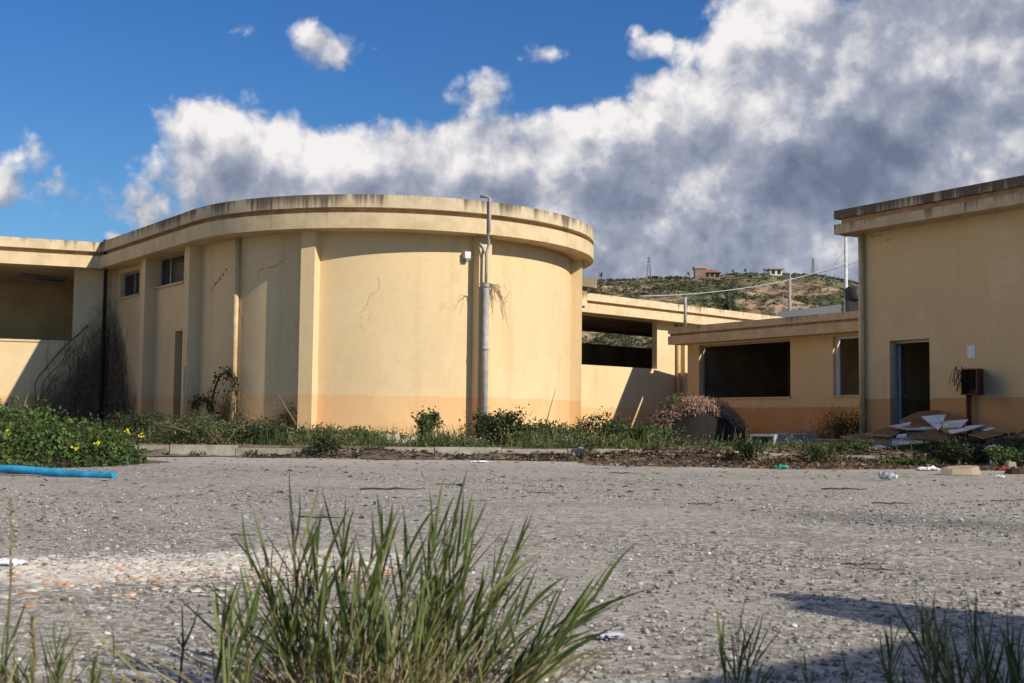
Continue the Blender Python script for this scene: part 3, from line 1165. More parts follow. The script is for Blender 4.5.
# grey drainpipe with the thin conduits above it
ph_g = cyl_px(485.2, 350, RW + .36)[0]
zj = cyl_px(485, 285, RW + .36)[1]
m_ = MB()
m_.tube([cyl(ph_g, RW + .36, .2), cyl(ph_g, RW + .36, zj)], .058, 12)
m_.tube([cyl(ph_g, RW + .36, zj - .05), cyl(ph_g, RW + .36, zj + .02)], .068, 12)
m_.tube([cyl(ph_g, RW + .36, zj - 1.25), cyl(ph_g, RW + .36, zj - 1.18)], .066, 12)
m_.build('drainpipe', M['pipe_grey'], rb)
q2, zz2 = cyl_px(489.5, 238, RP + .04)
m_ = MB()
m_.tube([cyl(ph_g, RW + .36, zj), cyl(ph_g, RW + .36, ZS - .35), cyl(ph_g + .01, RW + .38, ZS - .16), cyl(q2, RP - .04, ZS - .02), cyl(q2, RP + .035, ZS + .05), cyl(q2, RP + .035, ZT + .05), cyl(q2 - .01, RP - .02, ZT + .10), cyl(q2 - .03, RP - .10, ZT + .10)], .028, 8)
m_.tube([cyl(ph_g, RW + .36, ZS - .42), cyl(ph_g - .012, RW + .34, ZS - .25), cyl(ph_g - .03, RW + .28, ZS - .1), cyl(ph_g - .035, RW + .27, ZS)], .018, 6)
m_.build('conduit', M['pipe_grey'], rb)


def on_drum(px, py):
    ph, z = cyl_px(px, py, RW + .004)
    return cyl(ph, RW + .004, z)


crack_line(rb, [on_drum(*q) for q in ((209, 294), (213, 287), (218, 281), (221, 278), (225, 271), (230, 266))], (-.6, -.8), .04)
crack_line(rb, [on_drum(*q) for q in ((258, 280), (258, 271), (264, 269), (275, 266), (282, 261), (287, 257))], (-.5, -.86), .016)
crack_line(rb, [on_drum(*q) for q in ((353, 318), (362, 312), (367, 304), (371, 294), (378, 291), (380, 281), (377, 277))], (0, -1), .010, 'faint_crack')
crack_line(rb, [on_drum(*q) for q in ((240, 330), (243, 322), (240, 313), (238, 306))], (-.5, -.86), .018)

# dark pipe running down the inner corner
cp = CORNER + Vector((NA.x * .12 + NB.x * .12, NA.y * .12 + NB.y * .12, 0))
m_ = MB()
m_.tube([Vector((cp.x - .12, cp.y, .2)), Vector((cp.x - .12, cp.y, ZS - .1)), Vector((PB.x + .08, PB.y - .06, ZS + .05)), Vector((PB.x + .03, PB.y - .04, ZT + .06))], .045, 8)
m_.build('downpipe', M['pipe_dark'], rb)

# ------------------------------------------------------------------ left gallery building
lb = thing('gallery_building', (PB.x, PB.y, VZ), 'cream flat-roofed building at the left edge with an open gallery above a solid wall', 'building')
ULB = meet(wallB.p, wallB.d, wallA.p, wallA.d)
UL_END = 14.0
o3 = .003
PATHB = [(wallB.at(u, OV).xy, NB) for u in (-.9, 3, 8, UL_END + .4)]
m_ = MB(); sweep(m_, PATHB, -.4, 0, ZC + .01 - o3, ZT - o3); m_.build('coping', M['coping_clean'], lb)
m_ = MB(); sweep(m_, PATHB, -.4, -.13, ZR + o3, ZC + .01 - o3); m_.build('coping_recess', M['recess'], lb)
m_ = MB(); sweep(m_, PATHB, -.65, 0, ZS + o3, ZR + o3); m_.build('cornice', M['fascia_clean'], lb)
uo, zsill = wallB.px(72, 343)
m_ = MB()
wallB.wall(m_, ULB, UL_END, 0, ZS + .05, [(uo, UL_END - .6, zsill, ZS + .06)], .22)
m_.build('wall', M['plaster_left'], lb)
m_ = MB(); wallB.box(m_, uo, UL_END - .6, -.24, .03, zsill + .001, zsill + .05); m_.build('sill', M['fascia_clean'], lb)
m_ = MB()
dpt = 4.1
wallB.shift(-dpt).wall(m_, ULB - 2, UL_END, 0, ZS + .05, [], .2)
wallB.box(m_, uo - .45, uo - .3, -dpt, -.22, 0, ZS + .05)
wallB.box(m_, UL_END - .2, UL_END, -dpt, -.22, 0, ZS + .05)
m_.build('inner_wall', M['interior'], lb)
m_ = MB(); wallB.box(m_, ULB + .05, UL_END - .02, -dpt, -.64, ZS + .008, ZS + .2); m_.build('ceiling', M['ceil'], lb)
m_ = MB(); wallB.box(m_, ULB, UL_END, -dpt, -.3, ZS + .21, ZS + .40); m_.build('roof', M['roof'], lb)
m_ = MB(); wallB.box(m_, ULB + .05, UL_END - .02, -dpt, -.22, VZ, VZ + .12); m_.build('floor', M['floor_in'], lb)

# ------------------------------------------------------------------ back gallery building
PC = Vector((2.77, 39.13))
DC = Vector((.7071, .7071))
NC = Vector((DC.y, -DC.x))
wallC = Plane(PC - NC * OV, DC, NC)
cb = thing('gallery_building', (PC.x, PC.y, VZ), 'sunlit cream building behind the round one, with a wide strip opening through it', 'building')
PATHC = [(wallC.at(u, OV).xy, NC) for u in (-9, 0, 8, 22)]
m_ = MB(); sweep(m_, PATHC, -.4, 0, ZC, ZT); m_.build('coping', M['coping_clean'], cb)
m_ = MB(); sweep(m_, PATHC, -.4, -.13, ZR, ZC); m_.build('coping_recess', M['recess'], cb)
m_ = MB(); sweep(m_, PATHC, -.65, 0, ZS, ZR); m_.build('cornice', M['fascia_clean'], cb)
uc1, zcs = wallC.px(657, 369)
m_ = MB()
wallC.wall(m_, -9, 22, 0, ZS + .05, [(-5.5, uc1, zcs, ZS - .03)], .22)
m_.build('wall', M['plaster'], cb)
wcb = wallC.shift(-4.0)
ub, zb0 = wcb.px(650, 348.5)
ub, zb1 = wcb.px(650, 336.5)
m_ = MB()
wcb.wall(m_, -9, 22, 0, ZS + .05, [(-6, uc1 + 5.2, zb0, zb1)], .2)
wallC.box(m_, uc1 + 5.4, uc1 + 5.55, -4.0, -.22, 0, ZS + .05)
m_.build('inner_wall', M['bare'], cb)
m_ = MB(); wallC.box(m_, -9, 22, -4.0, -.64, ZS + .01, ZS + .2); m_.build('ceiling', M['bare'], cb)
m_ = MB(); wallC.box(m_, -9, 22, -4.0, -.3, ZS + .21, ZS + .38); m_.build('roof', M['roof'], cb)
ua, ub2 = wallC.px(684.5, 330, .22)[0], wallC.px(692, 330, .22)[0]
m_ = MB(); wallC.box(m_, ua, ub2, -.02, .24, 0, ZS); m_.build('pilaster', M['plaster'], cb)
uq = wallC.px(685.5, 305, OV + .04)[0]
m_ = MB(); m_.tube([wallC.at(uq, OV + .035, ZS - .1), wallC.at(uq, OV + .035, ZT + .28)], .045, 8); m_.build('conduit', M['pipe_grey'], cb)
uq = wallC.px(678.6, 340, .1)[0]
m_ = MB(); m_.tube([wallC.at(uq, .1, .2), wallC.at(uq, .1, ZS)], .075, 8); m_.build('downpipe', M['pipe_cream'], cb)
ue = wallC.px(597, 290, .8)[0]
m_ = MB()
wallC.box(m_, ue - 6, ue, -2.2, .8, 4.90, 5.20)
m_.build('roof_block_coping', M['coping_clean'], cb)
m_ = MB(); wallC.box(m_, ue - 6, ue - .25, -2.2, .6, 4.30, 4.90); m_.build('roof_block', M['fascia_clean'], cb)

# ------------------------------------------------------------------ low link building
KD = 1.17        # set back so that its left end tucks under the eaves of the back gallery
PD = Vector((4.55, 34.93)) * KD
zD = lambda z: EYE + (z - EYE) * KD
DD = (Vector((8.39, 28.84)) * KD - PD).normalized()
ND = Vector((DD.y, -DD.x))
if ND.y > 0:
    ND = -ND
OD = .5
wallD = Plane(PD - ND * OD, DD, ND)
db = thing('link_building', (PD.x, PD.y, VZ), 'low cream flat-roofed building with a big dark window opening, joined to the taller block', 'building')
UD_END = 11.0
PATHD = [(wallD.at(u, OD).xy, ND) for u in (0, 3, 6, UD_END)]
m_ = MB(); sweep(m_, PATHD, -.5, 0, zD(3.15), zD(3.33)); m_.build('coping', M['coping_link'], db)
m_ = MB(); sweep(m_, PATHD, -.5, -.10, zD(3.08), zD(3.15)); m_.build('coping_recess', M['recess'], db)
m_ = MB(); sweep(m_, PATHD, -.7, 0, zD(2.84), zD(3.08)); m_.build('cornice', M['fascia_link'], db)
ud0 = wallD.px(687.5, 370)[0]
ua, zs1 = wallD.px(699, 397.6)
ub, zs1 = wallD.px(790.5, 396.6)
uc = wallD.px(833, 360)[0]
ztop = zD(2.80)
zt2 = zD(2.78)
m_ = MB()
wallD.wall(m_, ud0, UD_END, 0, zD(2.86), [(ua, ub, zs1, ztop), (uc, uc + 1.4, zs1 + .02, zt2)], .25)
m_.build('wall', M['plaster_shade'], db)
m_ = MB()
wd_ = wallD.shift(-4.5)
wd_.wall(m_, ud0, UD_END + 1, 0, zD(2.9), [], .2)
wallD.box(m_, ud0, ud0 + .2, -4.5, -.25, 0, zD(2.88))
wallD.box(m_, ub + .35, ub + .5, -4.5, -.25, 0, zD(2.88))
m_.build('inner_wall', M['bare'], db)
m_ = MB(); wallD.box(m_, ud0, UD_END + 1, -4.6, -.45, zD(2.88) + .01, zD(3.0)); m_.build('roof', M['roof'], db)
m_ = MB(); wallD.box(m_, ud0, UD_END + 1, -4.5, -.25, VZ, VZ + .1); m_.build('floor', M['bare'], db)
for (a, b, zlo) in ((ua, ub, zs1), (uc, uc + 1.4, zs1 + .02)):
    m_ = MB(); wallD.box(m_, a - .04, b + .04, -.2, .05, zlo - .05, zlo - .001); m_.build('sill', M['fascia_link'], db)
m_ = MB()
wallD.box(m_, ua + .002, ua + .07, -.2, -.12, zs1, ztop)
wallD.box(m_, ua + .07, ub - .002, -.2, -.13, ztop - .06, ztop - .002)
m_.build('window_frame', M['grey_metal'], db)
m_ = MB()
wallD.box(m_, uc + .002, uc + .09, -.2, -.10, zs1 + .02, zt2)
wallD.box(m_, uc + .09, uc + 1.39, -.2, -.12, zt2 - .07, zt2 - .002)
m_.build('window_frame', M['white_metal'], db)

# ------------------------------------------------------------------ taller right building
PE = Vector((6.27, 23.26))
DE = (Vector((8.47, 19.69)) - PE).normalized()
NE = Vector((DE.y, -DE.x))
if NE.x > 0:
    NE = -NE
OE = .45
wallE = Plane(PE - NE * OE, DE, NE)
eb = thing('tall_building', (8.0, 22.0, VZ), 'tall shaded cream block with black-streaked parapet and an open doorway', 'building')
UE0 = wallE.px(864.5, 320)[0]
UE1 = 13.0
zt, zc, zr, zs_ = 4.75, 4.585, 4.475, 4.285
WB = Plane(wallE.at(UE0).xy, -NE, -DE)     # end wall
PATHE = [(wallE.at(UE1, OE).xy, NE), (wallE.at(6, OE).xy, NE), (wallE.at(0, OE).xy, (NE - DE)), (wallE.at(0, -9).xy, -DE)]
# end overhang
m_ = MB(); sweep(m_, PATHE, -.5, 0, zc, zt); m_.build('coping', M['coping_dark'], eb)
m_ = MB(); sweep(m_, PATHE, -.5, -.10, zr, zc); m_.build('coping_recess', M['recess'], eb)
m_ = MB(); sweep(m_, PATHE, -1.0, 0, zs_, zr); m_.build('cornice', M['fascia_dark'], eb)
ua, zdo = wallE.px(889.5, 340.9)
ub, _ = wallE.px(929.3, 338.5)
m_ = MB()
wallE.wall(m_, UE0, UE1, 0, zs_ + .02, [(ua, ub, VZ - .3, zdo)], .28)
p0, p1, p2 = wallE.at(UE0), wallE.at(UE0, -9), wallE.at(UE1, -9)
p3 = wallE.at(UE1)
for a, b in ((p0, p1), (p1, p2), (p2, p3)):
    m_.quad((a.x, a.y, 0), (b.x, b.y, 0), (b.x, b.y, zs_ + .02), (a.x, a.y, zs_ + .02))
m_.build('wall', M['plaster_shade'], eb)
m_ = MB(); wallE.box(m_, .25, UE1, -9, -.02, 4.46, 4.60); m_.build('roof', M['roof'], eb)
m_ = MB(); wallE.box(m_, UE0 + .02, UE1 - .02, -8.9, -.02, VZ, VZ + .08); m_.build('floor', M['floor_in'], eb)
m_ = MB()
wallE.box(m_, UE0 + .05, UE1 - .1, -4.6, -4.5, 0, 3.4)
wallE.box(m_, ub + .9, ub + 1.0, -4.5, -.28, 0, 3.4)
m_.build('inner_wall', M['interior'], eb)
m_ = MB(); wallE.box(m_, UE0 + .05, UE1 - .1, -4.5, -.3, 3.2, 3.3); m_.build('ceiling', M['ceil'], eb)
# door leaf swung inwards, and its frame
hu = wallE.at(ua + .05, -.2)
dirl = Vector((.405, .91)).normalized()
m_ = MB()
c = Vector((hu.x + dirl.x * .42, hu.y + dirl.y * .42, VZ + .1 + (zdo - VZ - .16) / 2))
m_.box(c, dirl, (.84, .045, zdo - VZ - .2))
dr = m_.build('door', M['grey_door'], eb)
m_ = MB()
hp = Vector((hu.x + dirl.x * .76, hu.y + dirl.y * .76, 1.15)) + Vector((DE.x, DE.y, 0)) * .05
m_.box(hp, dirl, (.12, .05, .03)); m_.build('handle', M['grey_metal'], dr)
m_ = MB()
wallE.box(m_, ua + .002, ua + .05, -.26, -.12, VZ, zdo)
wallE.box(m_, ub - .04, ub - .002, -.26, -.12, VZ, zdo)
wallE.box(m_, ua + .05, ub - .04, -.26, -.12, zdo - .05, zdo - .002)
m_.build('door_frame', M['grey_metal'], eb)
pc = wallE.at(UE0 - .02, .06)
m_ = MB(); m_.tube([(pc.x, pc.y, .2), (pc.x, pc.y, zs_)], .055, 10); m_.build('downpipe', M['pipe_cream'], eb)
cr0 = wallE.px(868, 235, .004)[0]
crack_line(eb, [wallE.at(*(lambda q: (q[0], .004, q[1]))(wallE.px(*q_, .004))) for q_ in ((868, 236), (873, 236), (880, 235), (886, 240), (893, 239))], (NE.x, NE.y), .03)
for o in list(rb.children) + list(eb.children):
    pass

# ------------------------------------------------------------------ hill beyond, with its cliffs, scrub and far houses
RIDGE = [(-60, 30), (-20, 34), (8, 41.2), (30, 41.9), (52, 42.8), (66, 43.8), (80, 44.2), (92, 43.6), (104, 41.5), (112, 38.0), (124, 33.5), (150, 28), (220, 22)]


def ridge(x):
    for (a, b), (c, d) in zip(RIDGE[:-1], RIDGE[1:]):
        if a <= x <= c:
            return b + (d - b) * (x - a) / (c - a)
    return RIDGE[0][1] if x < RIDGE[0][0] else RIDGE[-1][1]


def hill_z(x, y):
    # foot at y=72, crest at y=360
    xr = x * 360.0 / max(y, 200.0)
    top = ridge(xr) * min(1.0, y / 352.0)
    t = (y - 72) / (352 - 72)
    if t <= 0:
        return -.3
    n = noise.fractal(Vector((x * .018, y * .018, 3.1)), 1.0, 2.0, 5)
    n2 = noise.fractal(Vector((x * .07, y * .05, 8.3)), 1.0, 2.0, 4)
    if t < 1:
        s = t + .10 * n
        # lower slope, then broken bluffs under the crest
        bl = 1 / (1 + math.exp(-(s - .62) * (16 if 66 < xr < 112 else 10)))
        h = top * (.30 * min(1, max(0, s)) + .70 * bl) / (.30 + .70 * .978)
        h += n2 * 1.3 * min(1, t * 3) * (1 - max(0, t - .85) / .15)
        return min(h, top + .3)
    return top - (y - 352) * .03 + n2 * .2


xs = np.linspace(-70, 230, 230)
ys = np.concatenate([np.linspace(66, 200, 50), np.linspace(202, 360, 110), np.linspace(364, 460, 12)])
HZ = np.array([[hill_z(a, b) for b in ys] for a in xs])
X, Y = np.meshgrid(xs, ys, indexing='ij')
V = np.stack([X, Y, HZ], -1).reshape(-1, 3)
i, j = np.meshgrid(np.arange(len(xs) - 1), np.arange(len(ys) - 1), indexing='ij')
k = (i * len(ys) + j).ravel()
struct(np_mesh('hill', V, np.stack([k, k + len(ys), k + len(ys) + 1, k + 1], 1), M['hill'], smooth=True))


def clump_leaves(C, Rr, nper, size):
    """leaf clumps spread through ellipsoids centred C with radii Rr (n,3)"""
    n = len(C)
    u = unit(RNG.normal(size=(n, nper, 3)))
    u[..., 2] = np.abs(u[..., 2]) * 1.0 - .15
    r = RNG.uniform(.45, 1.05, (n, nper, 1))
    P = C[:, None] + u * r * Rr[:, None]
    N = unit(u + RNG.normal(size=u.shape) * .5)
    D = unit(np.cross(N, RNG.normal(size=u.shape)))
    L = RNG.uniform(.6, 1.3, (n, nper)) * size[:, None]
    base = RNG.random((n, 1)) * .6
    rnd = np.clip(base + RNG.random((n, nper)) * .4, 0, 1)
    return P.reshape(-1, 3), D.reshape(-1, 3), N.reshape(-1, 3), L.ravel(), L.ravel() * .75, rnd.ravel()


pts, rad, siz = [], [], []
cnt = 0
while cnt < 5200:
    a, b = random.uniform(-5, 190), random.uniform(95, 220) if random.random() < .2 else random.uniform(220, 357)
    if a / b > .42 or a / b < -.02:
        continue
    dn = noise.fractal(Vector((a * .03, b * .03, 1.7)), 1.0, 2.0, 4)
    if dn + random.uniform(-.45, .5) < .0:
        continue
    xr_ = a * 360.0 / b
    if 64 < xr_ < 110 and 225 < b < 335 and random.random() < .65:
        continue
    if 15 < xr_ < 60 and b > 290 and random.random() < .3:
        continue
    s = random.uniform(.4, 1.35) * (.55 if random.random() < .4 else 1)
    if b > 325:
        s *= .55
    z = hill_z(a, b)
    pts.append((a, b, z + s * .25))
    rad.append((s * 1.15, s * 1.15, s * .8))
    siz.append(.50 * s ** .4)
    cnt += 1
a_ = clump_leaves(np.array(pts), np.array(rad), 15, np.array(siz))
sc_ = leaf_mesh('hill_scrub', *a_[:5], M['scrub'], None, a_[5])
tag(sc_, 'dark green scrub scattered over the slope and crest of the distant hill', 'scrub', None, 'stuff')


def hill_top(px, depth):
    d = ray(px, 280)
    x = d.x * depth / d.y
    return x, hill_z(x, depth)


def far_house(px0, px1, pyt, pye, depth, name, wm, rm, label, roof='hip', nwin=3, sink=1.5):
    a, b = atd(px0, pye, depth), atd(px1, pye, depth)
    t = atd((px0 + px1) / 2, pyt, depth)
    x0, x1, ze, zt_ = a.x, b.x, a.z, t.z
    zg = min(hill_z((x0 + x1) / 2, depth), ze - 1.5) - sink
    dp = max(4, (x1 - x0) * .6)
    h = thing(name, ((x0 + x1) / 2, depth, zg), label, 'house')
    mb = MB()
    mb.hexa([(x0, depth, zg), (x1, depth, zg), (x1, depth + dp, zg), (x0, depth + dp, zg), (x0, depth, ze), (x1, depth, ze), (x1, depth + dp, ze), (x0, depth + dp, ze)])
    mb.build('wall', M[wm], h)
    mb = MB()
    e = .5
    if roof == 'hip':
        ins = min((x1 - x0) * .32, dp)
        A = [(x0 - e, depth - e, ze + .02), (x1 + e, depth - e, ze + .02), (x1 + e, depth + dp + e, ze + .02), (x0 - e, depth + dp + e, ze + .02)]
        B = [(x0 + ins, depth + dp / 2, zt_), (x1 - ins, depth + dp / 2, zt_)]
        mb.quad(A[0], A[1], B[1], B[0]); mb.quad(A[2], A[3], B[0], B[1]); mb.poly([A[1], A[2], B[1]]); mb.poly([A[3], A[0], B[0]]); mb.quad(A[3], A[2], A[1], A[0])
    else:
        A = [(x0 - e, depth - e, ze + .02), (x1 + e, depth - e, ze + .02), (x1 + e, depth + dp + e, ze + .02), (x0 - e, depth + dp + e, ze + .02)]
        B = [(p[0], p[1], zt_) for p in A]
        mb.hexa(A + B)
    mb.build('roof', M[rm], h)
    for q in range(nwin):
        xc = x0 + (x1 - x0) * (q + .5) / nwin
        hh = (ze - max(zg, hill_z(xc, depth)))
        mb = MB()
        zc = ze - min(1.6, hh * .45)
        mb.box((xc, depth - .03, zc), (1, 0), (.9, .08, 1.1))
        mb.build('window', M['glass'], h)
    return h


far_house(700, 720, 268.5, 272.5, 345, 'hill_house', 'brown_wall', 'tile', 'brown house with a low red roof on the hill crest', 'hip', 4)
hh = far_house(770.5, 782, 268.2, 269.5, 330, 'hill_house', 'white_wall', 'grey_wall', 'small white box-shaped house on the hill crest', 'flat', 2)
far_house(649.5, 658, 275.0, 276.5, 350, 'hill_house', 'grey_wall', 'tile', 'small grey house at the foot of the thin mast on the hill', 'hip', 2)
far_house(667, 680, 274.2, 276.8, 352, 'hill_house', 'brown_wall', 'grey_wall', 'low dark house between the mast and the red-roofed house on the hill', 'hip', 2)
t_ = atd(698.5, 268, 345)
tw = thing('stone_tower', (t_.x, 343, 40), 'short square dark tower beside the red-roofed house on the hill', 'tower')
mb = MB(); mb.box((t_.x, 343, (t_.z - .6 + 38) / 2), (1, 0), (3.0, 3.0, t_.z - .6 - 38)); mb.build('wall', M['brown_wall'], tw)
mb = MB(); mb.box((t_.x, 343, t_.z - .2), (1, 0), (3.6, 3.6, .8)); mb.build('roof', M['grey_wall'], tw)


def far_mast(px, py, depth, wd, label):
    t = atd(px, py, depth)
    zg = hill_z(t.x, depth) - .5
    o = thing('lattice_mast', (t.x, depth, zg), label, 'mast')
    mb = MB()
    nst = 7
    for sx in (-1, 1):
        for sy in (-1, 1):
            mb.tube([(t.x + sx * wd, depth + sy * wd, zg), (t.x + sx * wd * .12, depth + sy * wd * .12, t.z)], .09, 4)
    mb.build('mast_leg', M['grey_metal'], o)
    mb = MB()
    for q in range(nst):
        f0, f1 = q / nst, (q + 1) / nst
        w0, w1 = wd * (1 - .88 * f0), wd * (1 - .88 * f1)
        z0, z1 = zg + (t.z - zg) * f0, zg + (t.z - zg) * f1
        for sy in (-1, 1):
            mb.tube([(t.x - w0, depth + sy * w0, z0), (t.x + w1, depth + sy * w1, z1)], .05, 4)
            mb.tube([(t.x + w0, depth + sy * w0, z0), (t.x - w1, depth + sy * w1, z1)], .05, 4)
    mb.build('bracing', M['grey_metal'], o)
    mb = MB()
    for zz in (.80, .92):
        mb.tube([(t.x - wd, depth, zg + (t.z - zg) * zz), (t.x + wd, depth, zg + (t.z - zg) * zz)], .07, 4)
    mb.tube([(t.x, depth, zg + (t.z - zg) * .78), (t.x, depth, t.z)], .06, 4)
    mb.build('crossarm', M['grey_metal'], o)


far_mast(649, 256.5, 348, .75, 'thin lattice mast on the hill above a small grey house')
far_mast(813, 257.5, 346, .5, 'thin lattice mast on the hill right of the white house')
far_mast(700.5 + 88.5, 257.5 + 40, 240, .3, 'short thin mast low on the slope behind the wooden pole') if False else None


# trees on the crest
def small_tree(px, py, depth, hgt, label, n=160, rr=.42):
    t = atd(px, py, depth)
    zg = hill_z(t.x, depth) if depth > 80 else VZ
    zg = min(zg, t.z - hgt * .6)
    o = thing('small_tree', (t.x, depth, zg), label, 'tree', 'trees on the hill crest')
    h = t.z - zg
    mb = MB()
    mb.tube([(t.x, depth, zg - .3), (t.x + .1, depth, zg + h * .5), (t.x, depth, zg + h * .85)], [h * .05, h * .035, h * .01], 5)
    for q in range(4):
        a = q * 1.7
        mb.tube([(t.x, depth, zg + h * (.4 + .1 * q)), (t.x + math.cos(a) * h * .25, depth + math.sin(a) * h * .25, zg + h * (.6 + .09 * q))], [h * .02, h * .006], 4)
    mb.build('trunk', M['dark_stick'], o)
    C = np.array([[t.x + random.gauss(0, rr * h * .33), depth + random.gauss(0, rr * h * .3), zg + h * random.uniform(.45, .88)] for _ in range(9)])
    Rr = np.array([[h * .17, h * .17, h * .13]] * 9) * RNG.uniform(.6, 1.2, (9, 1))
    a_ = clump_leaves(C, Rr, n // 9, np.full(9, h * .075))
    leaf_mesh('crown', *a_[:5], M['scrub'], o, a_[5])


for q, (px, py, hgt, lab) in enumerate([
        (601, 271.5, 3.5, 'small dark tree on the hill crest just right of the round building'),
        (689, 271, 3.0, 'round dark bush-like tree just left of the square dark tower'),
        (733, 268.5, 4.0, 'bare-topped small tree on the crest right of the red-roofed house'),
        (745, 268.0, 3.5, 'dark spreading tree on the crest midway from red-roofed to white house'),
        (764, 268, 3.6, 'dark tree touching the left side of the white house on the hill'),
        (826, 273, 3.8, 'dark tree on the crest at the top of the bare cliff edge')]):
    small_tree(px, py, 346, hgt, lab)


# ------------------------------------------------------------------ poles, cables and sheds behind the roofs
def pole(px, pyt, depth, r, mat, label, arm=False):
    t = atd(px, pyt, depth)
    zg = max(0.1, hill_z(t.x, depth))
    o = thing('utility_pole', (t.x, depth, zg), label, 'pole')
    mb = MB(); mb.tube([(t.x, depth, zg - .3), (t.x + .03, depth, t.z)], [r * 1.25, r * .85], 10); mb.build('pole_shaft', M[mat], o)
    mb = MB(); mb.tube([(t.x - r * 2.2, depth - r, t.z - .25), (t.x + r * 2.2, depth - r, t.z - .25)], r * .35, 6)
    mb.tube([(t.x, depth - r, t.z - .25), (t.x, depth - r, t.z + .12)], r * .3, 6); mb.build('insulator_bracket', M['grey_metal'], o)
    return t


pole(845.2, 231.5, 66, .10, 'pale_pole', 'tall thin pale pole rising beside the corner of the tall block')
pole(789.2, 276, 105, .16, 'wood_pole', 'short grey wooden pole standing in front of the hill cliff')


def cable(a, b, sag, r, label):
    P = []
    for q in range(25):
        f_ = q / 24
        p = a.lerp(b, f_)
        p.z -= sag * 4 * f_ * (1 - f_)
        P.append(p)
    mb = MB(); mb.tube(P, r, 5)
    tag(mb.build('overhead_cable', M['cable']), label, 'cable', 'overhead cables')


wq = wallC.at(wallC.px(640, 296, OV)[0], OV - .1)
cable(atd(641, 296.2, 41), atd(905, 233, 74), .9, .017, 'upper pale overhead cable sweeping across the hill up to the tall block')
cable(atd(789.4, 277, 105), atd(905, 241, 84), .5, .02, 'faint overhead cable from the short wooden pole to the tall block')
cable(atd(845.2, 250, 66), atd(822, 281, 66), 0.0, .018, 'slanting stay wire tied to the tall pale pole')

# pale low shed behind the link building and a dark round tank on the roof
s0, s1 = atd(782, 309, 58), atd(835, 312, 54)
o = thing('low_shed', ((s0.x + s1.x) / 2, 57, VZ), 'low pale flat-roofed shed showing over the link building roof', 'shed')
mb = MB(); mb.hexa([(s0.x, 58, 0), (s1.x, 54, 0), (s1.x + .3, 56, 0), (s0.x + .3, 60, 0), (s0.x, 58, 5.55), (s1.x, 54, 5.55), (s1.x + .3, 56, 5.55), (s0.x + .3, 60, 5.55)]); mb.build('wall', M['fascia_clean'], o)
mb = MB(); mb.hexa([(s0.x - .2, 57.8, 5.553), (s1.x + .2, 53.7, 5.553), (s1.x + .4, 56.2, 5.553), (s0.x + .1, 60.3, 5.553), (s0.x - .2, 57.8, 5.95), (s1.x + .2, 53.7, 5.95), (s1.x + .4, 56.2, 5.95), (s0.x + .1, 60.3, 5.95)]); mb.build('roof', M['white_wall'], o)
tk = atd(853.5, 292, 46)
o = thing('water_tank', (tk.x, 46, VZ), 'dark round water tank beside the corner of the tall block, above the low roof', 'tank')
mb = MB(); mb.tube([(tk.x, 46, tk.z - .36), (tk.x, 46, tk.z - .26), (tk.x, 46, tk.z + .12), (tk.x, 46, tk.z + .22)], [.30, .34, .34, .18], 18); mb.build('tank_body', M['pipe_dark'], o)
mb = MB(); mb.box((tk.x, 46, (tk.z - .36) / 2), (1, 0), (.5, .5, tk.z - .36)); mb.build('stand', M['pipe_dark'], o)

# ------------------------------------------------------------------ fixtures on the buildings
c = atz(43.5, 276, ZS + .005)
o = thing('ceiling_light', (c.x, c.y, ZS), 'long fluorescent lamp fixed to the ceiling of the left gallery', 'lamp')
mb = MB(); mb.box((c.x, c.y, ZS - .03), (.62, .78), (1.25, .13, .07)); mb.build('lamp_housing', M['grey_metal'], o)
mb = MB()
for sgn in (-1, 1):
    d_ = Vector((.62, .78)).normalized()
    mb.tube([(c.x - d_.x * .58 - d_.y * sgn * .035, c.y - d_.y * .58 + d_.x * sgn * .035, ZS - .085), (c.x + d_.x * .58 - d_.y * sgn * .035, c.y + d_.y * .58 + d_.x * sgn * .035, ZS - .085)], .018, 8)
mb.build('tube', M['glass_pale'], o)

ph, z = cyl_px(467.5, 255, RW + .1)
pw = cyl(ph, RW, z)
o = thing('wall_lamp', pw, 'small pale box lamp high on the round wall beside the middle rib', 'lamp')
rd = (math.cos(ph), math.sin(ph))
mb = MB(); p_ = cyl(ph, RW + .06, z); mb.box(p_, rd, (.12, .13, .13)); mb.build('lamp_housing', M['white_metal'], o)
mb = MB(); p_ = cyl(ph, RW + .07, z - .085); mb.box(p_, rd, (.09, .10, .04)); mb.build('lens', M['glass_pale'], o)

un, z0 = wallE.px(967.4, 358, .006)
um, z1 = wallE.px(975.2, 345.2, .006)
mb = MB(); wallE.box(mb, un, um, .001, .008, z0, z1)
tag(mb.build('notice_sheet', M['paper']), 'blank white notice sheet stuck on the shaded wall right of the doorway', 'notice')

ua, z0 = wallE.px(961, 395, .2)
ub, z1 = wallE.px(976.5, 368.5, .2)
o = thing('meter_box', wallE.at((ua + ub) / 2, .1, VZ), 'dark maroon meter box on a post, its door hanging open, below the white notice', 'meter box')
mb = MB()
wallE.box(mb, ua, ub, .02, .05, z0, z1)
for (a, b) in ((ua, ua + .02), (ub - .02, ub)):
    wallE.box(mb, a, b, .05, .2, z0, z1)
for (a, b) in ((z0, z0 + .02), (z1 - .02, z1)):
    wallE.box(mb, ua + .02, ub - .02, .05, .2, a, b)
mb.build('box_shell', M['maroon'], o)
mb = MB()
hx = wallE.at(ub, .2)
dd = (NE * .75 + DE * .66).normalized()
mb.box((hx.x + dd.x * .15, hx.y + dd.y * .15, (z0 + z1) / 2), dd, (.30, .02, z1 - z0 - .02))
mb.build('door', M['maroon'], o)
mb = MB()
wallE.box(mb, ua + .05, ua + .17, .05, .11, z0 + .12, z0 + .34)
